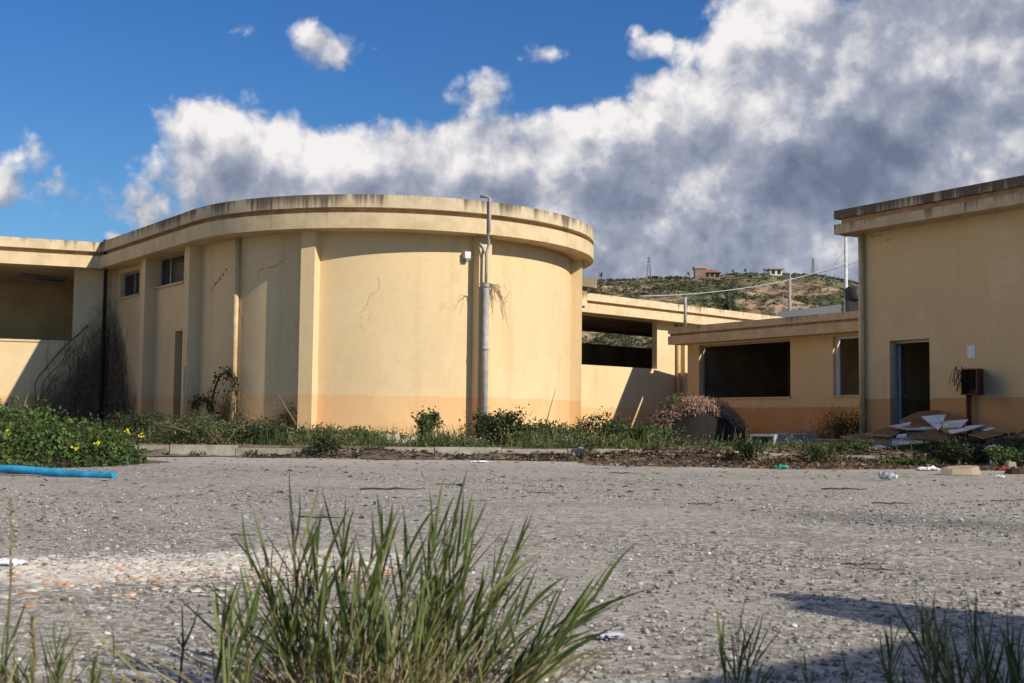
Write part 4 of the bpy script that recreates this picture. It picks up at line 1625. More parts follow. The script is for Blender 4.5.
wallE.box(mb, ua + .19, ua + .25, .05, .10, z0 + .1, z0 + .42)
mb.build('meter', M['black'], o)
mb = MB(); mb.tube([wallE.at(ua + .06, .1, VZ), wallE.at(ua + .06, .1, z0)], .032, 8); mb.tube([wallE.at(ua + .12, .1, VZ), wallE.at(ua + .12, .1, z0)], .018, 6); mb.build('post', M['maroon'], o)
V_, F_, kk = [], [], 0
mb = MB()
for q in range(16):
    b0 = wallE.at(ua + random.uniform(-.12, .18), random.uniform(.1, .24), z1 + random.uniform(-.02, .06))
    pts = [b0]
    for s in range(5):
        b0 = b0 + Vector((random.uniform(-.05, .03), random.uniform(-.03, .04), random.uniform(-.13, .02)))
        pts.append(b0)
    mb.tube(pts, [.006] * 6, 4)
tag(mb.build('dead_creeper', M['dark_stick']), 'wisps of dead creeper draped over the maroon meter box', 'creeper')

# ------------------------------------------------------------------ heap of boards at the doorway
def board(pts, th, mat, label, edge='board_edge'):
    P = [atd(*q) for q in pts]
    mb = MB(); mb.slab(P, th, 0, 1)
    tag(mb.build('broken_board', [M[mat], M[edge]]), label, 'board', 'broken boards heaped at the doorway')


board([(899, 420, 21.1), (918, 411.5, 21.7), (940, 409.8, 21.45), (951, 414, 20.95), (938, 424, 20.6), (913, 427, 20.6)], .02, 'dark_wood', 'large brown board at the top of the heap, lying against the doorway')
board([(921, 416.4, 20.75), (946, 414.0, 20.7), (941, 427, 20.25), (938, 430, 20.15), (933, 426, 20.3)], .016, 'white_board', 'white triangular board leaning point-up on top of the heap')
board([(888, 426, 20.75), (910, 422, 20.9), (930, 424.4, 20.7), (941, 429.5, 20.4), (908, 429.8, 20.3)], .016, 'white_board', 'white board strip lying across the middle of the heap under the triangular one')
board([(943, 421.5, 20.45), (968.5, 419.2, 20.3), (961, 427, 19.95), (943, 428, 20.1)], .016, 'white_board', 'white four-sided board right of the triangular one, upper of the two there')
board([(947, 430, 20.05), (968, 425.5, 20.15), (986.5, 424.4, 19.75), (967, 430.5, 19.55), (951, 433.5, 19.7)], .016, 'white_board', 'white pointed board at the right end of the heap, below the four-sided one')
board([(879, 442, 20.2), (902, 436, 20.6), (941, 439.8, 20.1), (925, 442.5, 19.75), (883, 446, 19.85)], .018, 'white_board', 'long white board at the bottom of the heap, nearest the weeds')
board([(908, 430.0, 20.5), (941, 429.4, 20.35), (951, 438, 19.85), (941, 440.4, 19.75), (908, 436, 20.05)], .02, 'dark_wood', 'brown board lying below the white strip in the middle of the heap')
board([(865, 433, 20.6), (888, 427.3, 21.1), (909, 428.3, 20.8), (889, 435, 20.2)], .035, 'dark_wood', 'brown board with orange raw edge at the left end of the heap')
board([(898, 434.4, 20.25), (907, 433.6, 20.3), (906, 437.5, 20.1), (896, 437.5, 20.1)], .014, 'white_board', 'small white offcut between the brown boards left of centre')
board([(840, 436, 21.0), (862, 432.5, 21.4), (875, 436, 20.9), (858, 440, 20.4)], .02, 'dark_wood', 'flat dark brown board lying alone left of the heap')

board([(846, 443, 19.7), (866, 438.5, 20.3), (893, 440, 20.0), (874, 447, 19.4)], .02, 'dark_wood', 'brown panel lying flat at the lower left foot of the heap')
board([(866, 447.5, 19.2), (880, 444.8, 19.5), (888, 447, 19.3), (876, 449.5, 19.0)], .014, 'white_board', 'small white offcut on the ground in front of the heap, lower left')
board([(968, 434, 19.6), (990, 430.5, 19.5), (1004, 433.5, 19.1), (984, 438, 19.0)], .018, 'dark_wood', 'brown board lying beyond the right end of the heap')
board([(975, 429, 19.9), (990, 426.5, 19.75), (996, 428.5, 19.55), (984, 431, 19.6)], .014, 'white_board', 'small white offcut at the far right end of the heap')

# rubble under the boards
n = 700
P = np.zeros((n, 3))
for q in range(n):
    u = random.uniform(UE0 + .2, 5.2)
    of = abs(random.gauss(.15, .55)) + .05
    w_ = wallE.at(u, of)
    P[q] = (w_.x, w_.y, VZ + max(0, .33 * (1 - of / 1.3)) * random.uniform(.2, 1) * (1 if 1.0 < u < 4.5 else .4))
V, F = stones_geo(P, RNG.uniform(.02, .09, n), .7)
tag(np_mesh('rubble', V, F, M['litter'], None, np.repeat(RNG.random(n) * .6, 20)), 'loose brown rubble and crumbs under the heap of broken boards', 'rubble', None, 'stuff')

# ------------------------------------------------------------------ earth mound topped with dry brush
MX, MY = 3.52, 23.1
NU, NV = 60, 26
VV, FF = [], []
for i in range(NU):
    a = 2 * math.pi * i / NU
    for j in range(NV + 1):
        r = j / NV
        rx, ry = 1.12, .95
        x, y = MX + rx * r * math.cos(a), MY + ry * r * math.sin(a)
        h = (.86 - .10 * r * math.cos(a)) * (1 - r ** 2.8) * (1 + .08 * math.cos(a - .5))
        h += .15 * noise.fractal(Vector((x * 2.2, y * 2.2, 1)), 1, 2, 5) * (1 - r * .5)
        VV.append((x, y, VZ - .03 + max(-.02, h)))
for i in range(NU):
    for j in range(NV):
        a, b = i * (NV + 1) + j, ((i + 1) % NU) * (NV + 1) + j
        FF.append((a, a + 1, b + 1, b))
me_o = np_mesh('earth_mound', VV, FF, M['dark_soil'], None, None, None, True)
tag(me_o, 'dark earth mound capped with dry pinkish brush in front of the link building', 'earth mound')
n = 9000
a = RNG.uniform(0, 2 * math.pi, n)
r = np.sqrt(RNG.uniform(0, 1, n))
X = MX - .10 + 1.10 * r * np.cos(a)
Y = MY + .10 + .98 * r * np.sin(a)
rr = np.sqrt(((X - MX) / 1.15) ** 2 + ((Y - MY) / .98) ** 2)
Zb = VZ + .88 * (1 - np.clip(rr, 0, 1) ** 2.8) + RNG.uniform(-.07, .07, n)
jag = np.array([noise.fractal(Vector((a_ * 2.5, b_ * 2.5, 6)), 1, 2, 4) for a_, b_ in zip(X, Y)])
crest = VZ + .84 * (1 - np.clip(np.abs(X - MX) / 1.15, 0, 1) ** 2.8)
keep = (Y > MY + .05) | (X < MX - .62 + .30 * jag) | (Zb > crest - .20 - .22 * jag)
X, Y = X[keep], Y[keep]
rr = np.sqrt(((X - MX) / 1.15) ** 2 + ((Y - MY) / .98) ** 2)
Zb = Zb[keep]
P = np.stack([X, Y, Zb], 1)
outw = np.stack([(X - MX), (Y - MY), np.full(len(X), -.55)], 1)
D = unit(outw + RNG.normal(size=outw.shape) * .65)
N = unit(np.stack([X - MX, Y - MY, np.full(len(X), 1.2)], 1) + RNG.normal(size=outw.shape) * .5)
leaf_mesh('brush_cap', P, D, N, RNG.uniform(.04, .12, len(X)), RNG.uniform(.008, .022, len(X)), M['brush'], me_o)
n = 160
P = np.stack([RNG.normal(MX - .42, .14, n), RNG.normal(MY - .22, .12, n), np.zeros(n)], 1)
rr = np.sqrt(((P[:, 0] - MX) / 1.12) ** 2 + ((P[:, 1] - MY) / .95) ** 2)
P[:, 2] = VZ + .98 * (1 - np.clip(rr, 0, 1) ** 2.8)
D = unit(RNG.normal(size=(n, 3)) * .7 + np.array([0, -.3, .8]))
leaf_mesh('green_tuft', P, D, unit(RNG.normal(size=(n, 3)) + np.array([0, -.6, .8])), RNG.uniform(.04, .09, n), RNG.uniform(.02, .04, n), M['weed'], me_o)['kind'] = 'stuff'

# galvanised duct and a broken concrete block beside the mound
o = thing('metal_duct', atz(790, 440, VZ), 'grey sheet-metal duct lying aslant on the ground right of the earth mound', 'duct')
pA, pB = atd(762, 441, 20.8), atd(806, 429.5, 23.6)
dv = (pB - pA).normalized()
mb = MB()
mb.box(((pA + pB) / 2), (dv.x, dv.y), ((pB - pA).length, .42, .035))
sd_ = Vector((-dv.y, dv.x, 0)).normalized()
cs = (pA + pB) / 2
for sgn in (-1, 1):
    mb.box(cs + sd_ * .2 * sgn + Vector((0, 0, -.09)), (dv.x, dv.y), ((pB - pA).length, .02, .16))
for q in (.1, .5, .9):
    mb.box(pA.lerp(pB, q) + Vector((0, 0, .022)), (dv.x, dv.y), (.05, .44, .012))
mb.build('duct_body', M['grey_blue'], o)


def rough_block(name, c, size, mat, label, cat, rz=0.0, tilt=0.0, group=None, seed=1):
    rg = random.Random(seed)
    sx, sy, sz = size
    mb = MB()
    nx, ny = 5, 3
    top, bot = [], []
    for i in range(8):
        a = 2 * math.pi * (i + .5) / 8
        q = 1 + rg.uniform(-.22, .18)
        ex = max(-1, min(1, 1.35 * math.cos(a))) * q
        ey = max(-1, min(1, 1.35 * math.sin(a))) * q
        x, y = ex * sx / 2, ey * sy / 2
        xx, yy = x * math.cos(rz) - y * math.sin(rz), x * math.sin(rz) + y * math.cos(rz)
        bot.append(Vector((c[0] + xx, c[1] + yy, c[2])))
        top.append(Vector((c[0] + xx * .86, c[1] + yy * .86, c[2] + sz * (1 + rg.uniform(-.22, .16)) + tilt * x)))
    mb.poly(bot[::-1])
    ct = sum(top, Vector()) / 8 + Vector((0, 0, sz * .05))
    for i in range(8):
        j = (i + 1) % 8
        m0, m1 = bot[i].lerp(top[i], .55) * 1, bot[j].lerp(top[j], .55) * 1
        mb.quad(bot[i], bot[j], m1, m0)
        mb.quad(m0, m1, top[j], top[i])
        mb.poly([top[i], top[j], ct])
    return tag(mb.build(name, M[mat]), label, cat, group)


p = atz(756, 446, VZ)
rough_block('concrete_block', (p.x, p.y, VZ), (.24, .22, .17), 'stone', 'sandy concrete block at the near end of the sheet-metal duct', 'block', .3, 0, None, 3)
p = atz(962, 474, .012)
rough_block('stone_slab', (p.x, p.y + .05, .004), (.46, .26, .09), 'stone', 'beige stone slab lying at the asphalt edge among red scraps', 'stone', -.12, .05, None, 5)
p = atz(1021, 474, .012)
rough_block('stone_slab', (p.x + .04, p.y + .12, .004), (.30, .22, .07), 'litter', 'dark flat stone at the right edge of the picture by the litter', 'stone', .2, 0, None, 8)
p = atz(1017, 469, .02)
rough_block('stone_slab', (p.x, p.y + .2, .004), (.14, .12, .11), 'pale_concrete', 'small pale block above the dark flat stone at the right edge', 'stone', .4, 0, None, 9)
p = atz(391, 437, .30)
rough_block('concrete_block', (p.x, p.y, .17), (.34, .2, .17), 'pale_concrete', 'pale concrete lump on the step at the foot of the round wall', 'block', .1, 0, None, 12)


def crumple(name, c, size, mat, label, cat, group=None, seed=2, n=9):
    rg = np.random.default_rng(seed)
    gx, gy = np.meshgrid(np.linspace(-1, 1, n), np.linspace(-1, 1, n), indexing='ij')
    z = rg.uniform(0, 1, (n, n)) * size[2]
    z *= (1 - .5 * np.maximum(np.abs(gx), np.abs(gy)) ** 2)
    gx = gx + rg.uniform(-.12, .12, (n, n))
    gy = gy + rg.uniform(-.12, .12, (n, n))
    gx = gx * (1 + .25 * np.sin(gy * 3 + seed))
    V = np.stack([c[0] + gx * size[0] / 2, c[1] + gy * size[1] / 2, c[2] + .004 + z], -1).reshape(-1, 3)
    i, j = np.meshgrid(np.arange(n - 1), np.arange(n - 1), indexing='ij')
    k = (i * n + j).ravel()
    F = np.stack([k, k + n, k + n + 1, k + 1], 1)
    F = np.concatenate([F, F[:, ::-1] + n * n])
    V = np.concatenate([V, V - np.array([0, 0, .004])])
    o = np_mesh(name, V, F, M[mat], None, RNG.random(len(F)))
    return tag(o, label, cat, group)


TR = [
    ('plastic_rag', 929, 470, .26, .16, .07, 'white_pl', 'white crumpled plastic rag left of the beige stone slab', 'rag'),
    ('plastic_scrap', 911, 466, .12, .10, .05, 'white_pl', 'small white scrap between the weeds and the white rag', 'scrap'),
    ('plastic_scrap', 931, 459, .05, .08, .12, 'white_pl', 'upright white scrap poking out of the weeds above the white rag', 'scrap'),
    ('plastic_scrap', 940, 464, .20, .12, .06, 'red_pl', 'red scrap lying just behind the white rag', 'scrap'),
    ('plastic_scrap', 984, 467, .16, .10, .06, 'red_pl', 'red scrap right behind the beige stone slab', 'scrap'),
    ('plastic_scrap', 1003, 470, .18, .10, .07, 'red_pl', 'red scrap right of the white plastic near the picture edge', 'scrap'),
    ('plastic_scrap', 994, 467, .12, .14, .13, 'white_pl', 'white torn plastic standing between two red scraps', 'scrap'),
    ('plastic_scrap', 1000, 477, .10, .08, .03, 'white_pl', 'small white chip on the asphalt in front of the red scraps', 'scrap'),
    ('cloth_scrap', 781, 468.5, .15, .12, .06, 'green_pl', 'bright green cloth scrap in the litter strip', 'scrap'),
    ('cardboard_scrap', 795, 463, .13, .1, .10, 'orange_pl', 'orange cardboard scrap beside the green cloth', 'scrap'),
    ('cardboard_scrap', 822, 466, .2, .08, .04, 'stone', 'pale beige scrap in the litter right of the orange one', 'scrap'),
    ('plastic_scrap', 573, 455, .12, .08, .04, 'white_pl', 'white flattened scrap at the kerb foot near the round building', 'scrap'),
    ('paper_sheet', 607, 634, .075, .045, .012, 'lilac', 'crumpled lilac-grey paper lying alone on the asphalt right of the grass', 'paper'),
    ('paper_sheet', 10, 562, .12, .12, .02, 'paper', 'bluish white paper on the pale rubble strip at the left edge', 'paper'),
    ('paper_sheet', 480, 462, .25, .14, .03, 'white_pl', 'pale torn sheet flat on the asphalt by the kerb', 'paper'),
]
for q, (nm, px, py, sx_, sy_, h, mt, lab, ct) in enumerate(TR):
    p = atz(px, py, .012)
    crumple(nm, (p.x, p.y, .004 if p.y < kerb_y(p.x) else VZ), (sx_, sy_, h), mt, lab, ct, None, 20 + q)

# crushed clear bottle
p = atz(887, 480, .01)
o = thing('plastic_bottle', (p.x, p.y, 0), 'crushed clear plastic bottle lying alone on the asphalt', 'bottle')
mb = MB()
bd = Vector((.55, -.3, .0)).normalized()
pp = [Vector((p.x, p.y, .055)) + bd * (q * .02 - .08) + Vector((0, 0, .008 * math.sin(q * 2.1))) for q in range(9)]
mb.tube(pp, [.038, .044, .034, .046, .03, .043, .04, .026, .014], 9)
mb.build('bottle_body', M['clear_pl'], o)
mb = MB(); mb.tube([pp[-1], pp[-1] + bd * .025], .019, 9); mb.build('cap', M['white_pl'], o)

# blue plastic pipe half buried under the brambles
pa, pb = atz(-14, 468.5, .06), atz(114, 475.5, .03)
mb = MB()
dv = (pb - pa).normalized()
P = [pa.lerp(pb, q / 8) + Vector((0, 0, .008 * math.sin(q * .8))) for q in range(9)]
mb.tube(P, [.040] * 8 + [.038], 12, cap=False)
mb.tube([P[-1] - dv * .3, P[-1] + dv * .001], [.034, .034], 12)
tag(mb.build('water_pipe', M['blue']), 'bright blue plastic pipe lying on the ground at the foot of the brambles', 'pipe')

# white curved hose scrap and leaning sticks
c0, c1 = atd(983, 452, 17.6), atd(1000, 450, 17.4)
mb = MB(); mb.tube([c0, c0.lerp(c1, .3) + Vector((0, 0, .06)), c0.lerp(c1, .7) + Vector((0, 0, .07)), c1], .018, 8)
tag(mb.build('hose_piece', M['white_pl']), 'short white curved hose piece among weeds at the right', 'hose')


def stick(pts, r, mat, label, cat='stick', group=None, name='stick'):
    mb = MB()
    n = len(pts)
    mb.tube(pts, [r * (1 - .5 * i / max(1, n - 1)) for i in range(n)], 6)
    return tag(mb.build(name, M[mat]), label, cat, group)


ps = wallA.at(wallA.px(186, 420, .33)[0], .40)
stick([Vector((ps.x, ps.y, .2)), Vector((ps.x + .01, ps.y + .02, 1.62))], .035, 'pipe_cream', 'thin pale wooden stake upright against the rib beside the narrow doorway', 'stake', None, 'wooden_stake')
stick([atd(296, 424, 21.6), atd(281, 400, 21.9), atd(268, 376, 22.4)], .016, 'straw', 'thin pale cane leaning left against the wall beside the first tall rib')
stick([atd(299, 431, 21.4), atd(280, 425, 21.5), atd(265, 417, 21.6)], .022, 'straw', 'pale broken cane lying low in the weeds beside the first tall rib')
stick([atd(546, 424, 21.9), atd(551, 405, 22.2), atd(556, 389, 22.5)], .011, 'stick', 'thin dry stalk leaning right at the foot of the round wall')
stick([atd(1012, 438, 18.6), atd(1030, 428, 19.2)], .025, 'straw', 'pale stick propped in the weeds at the right edge')
stick([atd(24, 406, 19.5), atd(29, 391, 20)], .014, 'straw', 'short pale cane in front of the left wall, above the brambles')
stick([atd(150, 425, 17.3), atd(172, 427, 17.0), atd(190, 432, 16.8)], .02, 'straw', 'long pale cane lying across the weeds by the narrow doorway')

# ------------------------------------------------------------------ twigs loose on the asphalt
TW = [(393, 489, .75, .2), (322, 517, .4, -.1), (245, 534, .2, .1), (452, 484, .4, .1), (540, 492, .3, .0), (700, 503, .25, .15), (625, 473, .5, .05),
      (480, 500, .26, .2), (893, 503, .42, -.1), (845, 489, .6, .12), (865, 563, .28, .1), (880, 568, .2, -.4), (665, 574, .12, .5), (430, 500, .2, -.3), (1005, 500, .3, .1)]
proto = []
for kx in range(3):
    mb = MB()
    P = [Vector((-.5 + q / 5, .06 * math.sin(q * 1.4 + kx), .012 + .01 * (q % 2))) for q in range(6)]
    mb.tube(P, [.010, .012, .011, .010, .008, .004], 5)
    mb.tube([P[2], P[2] + Vector((.14, .09, .02)), P[2] + Vector((.24, .11, .01))], [.007, .006, .003], 4)
    if kx:
        mb.tube([P[3], P[3] + Vector((.10, -.09, .015))], [.006, .003], 4)
    o = mb.build('dry_twig', M['dark_stick'])
    proto.append(o)
for q, (px, py, L, rz) in enumerate(TW):
    p = atz(px, py, .01)
    o = proto[q % 3] if q < 3 else proto[q % 3].copy()
    if q >= 3:
        COL.objects.link(o)
    o.location = (p.x, p.y, .002)
    o.rotation_euler = (0, 0, rz)
    s = L * 1.2
    o.scale = (s * .62, s * .5, min(.6, s * .8))
    tag(o, 'dark dry twig lying loose on the open asphalt', 'twig', 'dry twigs scattered on the asphalt')

# ------------------------------------------------------------------ plants
def bush(name, label, cat, c, rx, ry, h, n, ls, mat, nst=9, stem='dark_stick', spread=1.0, up=.35, group=None, rnd_lo=0.0, rnd_hi=1.0, wl=.55):
    """arching stems from a foot, leaves set along and around them"""
    o = thing(name, c, label, cat, group)
    mb = MB()
    SP = []
    for q in range(nst):
        a = random.uniform(0, 6.283)
        e = random.uniform(.35, 1.0)
        hh = h * random.uniform(.55, 1.05)
        b = Vector((c[0] + rx * .35 * random.uniform(-1, 1), c[1] + ry * .35 * random.uniform(-1, 1), c[2]))
        t = Vector((c[0] + rx * e * math.cos(a) * spread, c[1] + ry * e * math.sin(a) * spread, c[2] + hh * (1.08 - .5 * e)))
        m_ = b.lerp(t, .5) + Vector((0, 0, hh * .22))
        P = [b, b.lerp(m_, .55), m_, m_.lerp(t, .6), t]
        mb.tube(P, [.010, .008, .007, .005, .003], 4)
        SP.append(P)
    mb.build('stems', M[stem], o)
    idx = RNG.integers(0, nst, n)
    tt = RNG.beta(2.2, 1.2, n) * 3.999
    SPa = np.array([[list(v) for v in P] for P in SP])
    i0 = tt.astype(int)
    fr = (tt - i0)[:, None]
    base = SPa[idx, i0] * (1 - fr) + SPa[idx, i0 + 1] * fr
    P = base + RNG.normal(size=(n, 3)) * np.array([rx * .17, ry * .17, h * .10])
    P[:, 2] = np.maximum(P[:, 2], c[2] + .01)
    D = unit(RNG.normal(size=(n, 3)) + np.array([0, 0, up]))
    N = unit(RNG.normal(size=(n, 3)) * .6 + np.array([0, 0, .9]))
    L = RNG.uniform(.6, 1.25, n) * ls
    cl = (RNG.random(nst)[idx] * .45 + RNG.random(n) * .55) * (rnd_hi - rnd_lo) + rnd_lo
    leaf_mesh('leaves', P, D, N, L, L * wl, M[mat], o, cl)
    return o


# the bramble mass on the left: many overlapping leaf sprays over a low hummock
def bram_h(x, y):
    xe = x + .30 * (y - 15.3)
    v = 1 - ((xe + 7.72) / 3.1) ** 2 - ((y - 15.3) / 2.25) ** 2
    if v <= 0:
        return 0
    return (.46 + .26 * noise.fractal(Vector((x * 1.1, y * 1.1, 5)), 1, 2, 5)) * min(1, v * 1.5) ** .8


ob = thing('bramble_thicket', (-7.3, 15.6, 0), 'thick bright green bramble patch with a few yellow flowers beside the blue pipe', 'bramble')
P, N, S = [], [], []
while len(P) < 32000:
    x, y = random.uniform(-11, -3.9), random.uniform(12.9, 17.7)
    hgt = bram_h(x, y)
    if hgt <= .03:
        continue
    e = .05
    nx, ny = -(bram_h(x + e, y) - bram_h(x - e, y)) / (2 * e), -(bram_h(x, y + e) - bram_h(x, y - e)) / (2 * e)
    clump = noise.noise(Vector((x * 3.2, y * 3.2, 2)))
    z = hgt * (1 - random.random() ** 2.2 * .8) + .15 * clump + (random.random() ** 5) * .22
    P.append((x + random.gauss(0, .04), y + random.gauss(0, .04), max(.02, z)))
    N.append((nx, ny, 1.0))
    S.append(clump)
P, N, S = np.array(P), unit(np.array(N)), np.array(S)
D = unit(RNG.normal(size=P.shape) + N * .15)
Nn = unit(N + RNG.normal(size=P.shape) * .75)
L = RNG.uniform(.03, .085, len(P)) * (1 + .25 * S)
rn = np.clip(.40 + .42 * S + RNG.normal(0, .2, len(P)), 0, .97)
leaf_mesh('leaves', P, D, Nn, L, L * .72, M['bramble'], ob, rn, .2, .1)
mb = MB()
for q in range(120):
    x, y = random.uniform(-10, -4.1), random.uniform(13.3, 17.4)
    h0 = bram_h(x, y)
    if h0 <= .05:
        continue
    a = random.uniform(0, 6.28)
    L_ = random.uniform(.3, .9)
    pts = []
    for s in range(6):
        f_ = s / 5
        xx, yy = x + math.cos(a) * L_ * f_, y + math.sin(a) * L_ * f_
        pts.append(Vector((xx, yy, bram_h(xx, yy) * .9 * (.2 + .8 * min(1, f_ * 2)) + .12 * math.sin(math.pi * f_))))
    mb.tube(pts, [.006, .006, .005, .005, .004, .002], 4)
mb.build('canes', M['dark_stick'], ob)
for (px, py, dpt) in ((76, 449, 13.6), (98, 443, 13.9), (9, 432, 14.0), (142, 436, 15.6), (128, 431, 16.2)):
    p = atd(px, py, dpt)
    n = 9
    a = np.linspace(0, 6.283, n, endpoint=False)
    Pp = np.tile(np.array(p), (n, 1)) + RNG.normal(size=(n, 3)) * .012
    Dd = np.stack([np.cos(a), -.5 + .2 * np.sin(a), np.sin(a) * .8 + .3], 1)
    leaf_mesh('flower', Pp, Dd, np.tile(np.array([0, -1., .5]), (n, 1)), RNG.uniform(.022, .042, n), RNG.uniform(.02, .034, n), M['yellow'], ob)

SH = [  # px, py(foot), depth, rx, ry, h, n, leaf, mat, label
    (425, 441, 20.2, .30, .28, .62, 900, .075, 'weed', 'spiky pale green weed standing alone in front of the middle of the round wall'),
    (497, 442, 20.3, .62, .4, .66, 2600, .062, 'dark_leaf', 'dark dense shrub at the foot of the grey drainpipe'),
    (540, 444, 20.6, .75, .4, .46, 1800, .06, 'weed', 'mid-green low shrub right of the drainpipe shrub'),
    (597, 444, 20.8, .55, .42, .60, 1800, .062, 'weed', 'feathery green shrub at the right end of the round wall'),
    (635, 446, 20.6, .75, .45, .42, 1900, .055, 'bramble', 'bright green low weeds between the round wall and the earth mound'),
    (327, 459, 18.2, .26, .22, .42, 900, .05, 'dark_leaf', 'small dark bush growing in front of the kerb below the first rib'),
    (372, 457, 18.2, .18, .16, .22, 330, .045, 'weed', 'small low weed against the kerb front, left of centre'),
    (590, 460, 18.1, .13, .13, .36, 260, .045, 'weed', 'narrow upright weed at the kerb front near the white scrap'),
    (746, 462, 17.6, .30, .18, .34, 700, .05, 'dark_leaf', 'dark leafy weed in the litter strip below the earth mound'),
    (830, 463, 17.4, .42, .3, .42, 1500, .05, 'weed', 'grey-green feathery bush between the green cloth and the board heap'),
    (858, 450, 18.4, .30, .22, .17, 700, .055, 'bramble', 'bright green leafy weed in front of the left end of the board heap'),
    (908, 459, 16.9, .55, .2, .13, 900, .045, 'bramble', 'low bright weeds in front of the bottom white board'),
    (965, 459, 17.4, .48, .35, .42, 1700, .05, 'dark_leaf', 'dark tangled weed clump behind the beige stone slab'),
    (985, 448, 18.0, .5, .3, .40, 1300, .05, 'weed', 'yellow-green weed behind the dark tangled clump at the right'),
    (1015, 462, 16.8, .38, .3, .36, 1300, .055, 'bramble', 'fresh green weed patch at the right edge of the picture'),
    (205, 446, 18.9, 1.1, .6, .50, 2600, .055, 'weed', 'grey-green weed bank between the brambles and the kerb end'),
    (262, 442, 19.6, .9, .5, .44, 2200, .055, 'dark_leaf', 'dark green weeds below the cream downpipe'),
    (330, 440, 20.2, .75, .35, .36, 1500, .055, 'weed', 'mixed low weeds on the verge right of the first tall rib'),
    (375, 440, 20.3, .55, .3, .30, 1000, .05, 'bramble', 'bright low weeds on the verge below the cracked panel'),
    (856, 436, 23.6, .6, .45, .85, 1200, .05, 'dark_leaf', 'dark straggly shrub at the corner between the link building and the tall block'),
    (130, 428, 23.6, .9, .6, .62, 1800, .06, 'dark_leaf', 'dark shrub at the foot of the flank wall below the small high windows'),
    (22, 474, 12.2, .32, .2, .14, 500, .04, 'bramble', 'low leafy sprig growing over the left end of the blue pipe'),
    (195, 436, 20.8, .5, .4, .5, 1100, .055, 'dark_leaf', 'dark shrub at the foot of the pale stake'),
]
for (px, py, dp_, rx, ry, h, n, ls, mt, lab) in SH:
    p = atd(px, py, dp_)
    zz = VZ if dp_ > kerb_y(p.x) else .0
    bush('weed_bush', lab, 'weed', (p.x, dp_, zz), rx, ry, h, n, ls, mt, max(7, int(rx * 22)), 'dark_stick' if mt != 'weed' else 'stick', 1.0, .45)


# ragged ground cover along the verge
def cover(name, label, n, xr, yr, mats, hgt, ls, th=.05, fs=1.1):
    P = []
    while len(P) < n:
        x = random.uniform(*xr)
        y = kerb_y(x) + random.uniform(*yr)
        if x > 2.6 and random.random() < .72 or (4.9 < x < 7.3 and y > 18.5):
            continue
        v = noise.fractal(Vector((x * fs, y * fs * 1.4, 4.4)), 1, 2, 4)
        if v < th:
            continue
        # keep clear of the buildings
        if (x - CX) ** 2 + (y - CY) ** 2 < (RW + .1) ** 2:
            continue
        z = verge_z(x, y) if y > kerb_y(x) + .16 else 0.0
        P.append((x, y, z + random.random() ** 1.6 * hgt * min(1, (v - th) * 4 + .25)))
    P = np.array(P)
    D = unit(RNG.normal(size=P.shape) + np.array([0, 0, .7]))
    N = unit(RNG.normal(size=P.shape) * .7 + np.array([0, 0, .8]))
    L = RNG.uniform(.5, 1.3, len(P)) * ls
    o = leaf_mesh(name, P, D, N, L, L * .45, M[mats])
    tag(o, label, 'weeds', None, 'stuff')


cover('weeds', 'low green weeds spread along the verge in front of the buildings', 14000, (-8, 8.2), (.2, 3.4), 'weed', .22, .06, .04)
cover('ground_ivy', 'flat bright green leaves patching the earth behind the kerb', 8000, (-8, 8.2), (.2, 2.2), 'bramble', .12, .055, .10, 1.7)
cover('weeds', 'small weeds rooted in the joint between kerb and asphalt', 3600, (-8, 8.2), (-.22, .0), 'dark_leaf', .09, .045, .12, 2.1)

# grass spears among the weeds
B = []
while len(B) < 1300:
    x = random.uniform(-8, 8)
    y = kerb_y(x) + random.uniform(.2, 2.4)
    if x > 2.4 and random.random() < .75:
        continue
    if noise.fractal(Vector((x * .8, y * .8, 9)), 1, 2, 3) > .10:
        B.append((x, y, VZ))
B = np.array(B)
T = B + np.stack([RNG.normal(0, .07, len(B)), RNG.normal(0, .07, len(B)), RNG.uniform(.12, .42, len(B))], 1)
V, F, q = blades_geo(B, T, RNG.normal(0, .02, B.shape), np.full(len(B), .010), 3)
o = np_mesh('verge_grass', V, F, M['blade'], None, np.repeat(RNG.random(len(B)), q))
tag(o, 'thin grass spears growing up through the verge weeds', 'grass', None, 'stuff')

# ------------------------------------------------------------------ dead creeper in the inner corner, and the one on the downpipe
def creeper(name, label, foot, wall_fn, n, mat, hmax, wmax, r=.012, leaves=0, lmat='dark_leaf', ls=.05):
    o = thing(name, foot, label, 'creeper')
    mb = MB()
    LP = []
    for q in range(n):
        a = random.gauss(0, .33)
        hh = hmax * random.uniform(.3, 1.0)
        s0 = random.gauss(0, wmax * .28)
        pts = []
        wig = random.uniform(0, 6)
        for s in range(9):
            f_ = s / 8
            pts.append(wall_fn(s0 * (1 - f_ * .75) + a * f_ * wmax * .5 + .06 * math.sin(f_ * 9 + wig), .02 + .10 * random.random() * (1 - f_ * .6), .15 + hh * f_ + random.uniform(-.04, .04)))
        LP += pts
        mb.tube(pts, [r * (1 - .75 * s / 8) * random.uniform(.7, 1.2) for s in range(9)], 4)
    mb.build('stems', M[mat], o)
    if leaves:
        LP = np.array([list(v) for v in LP])
        P = LP[RNG.integers(0, len(LP), leaves)] + RNG.normal(0, .06, (leaves, 3))
        leaf_mesh('leaves', P, RNG.normal(size=P.shape), RNG.normal(size=P.shape), RNG.uniform(.5, 1.2, leaves) * ls, RNG.uniform(.4, .8, leaves) * ls, M[lmat], o)
    return o


def corner_wall(s, off, z):
    if s > 0:
        q = wallA.at(UCOR - s, off, z)
    else:
        q = wallB.at(ULB - s, off, z)
    return q


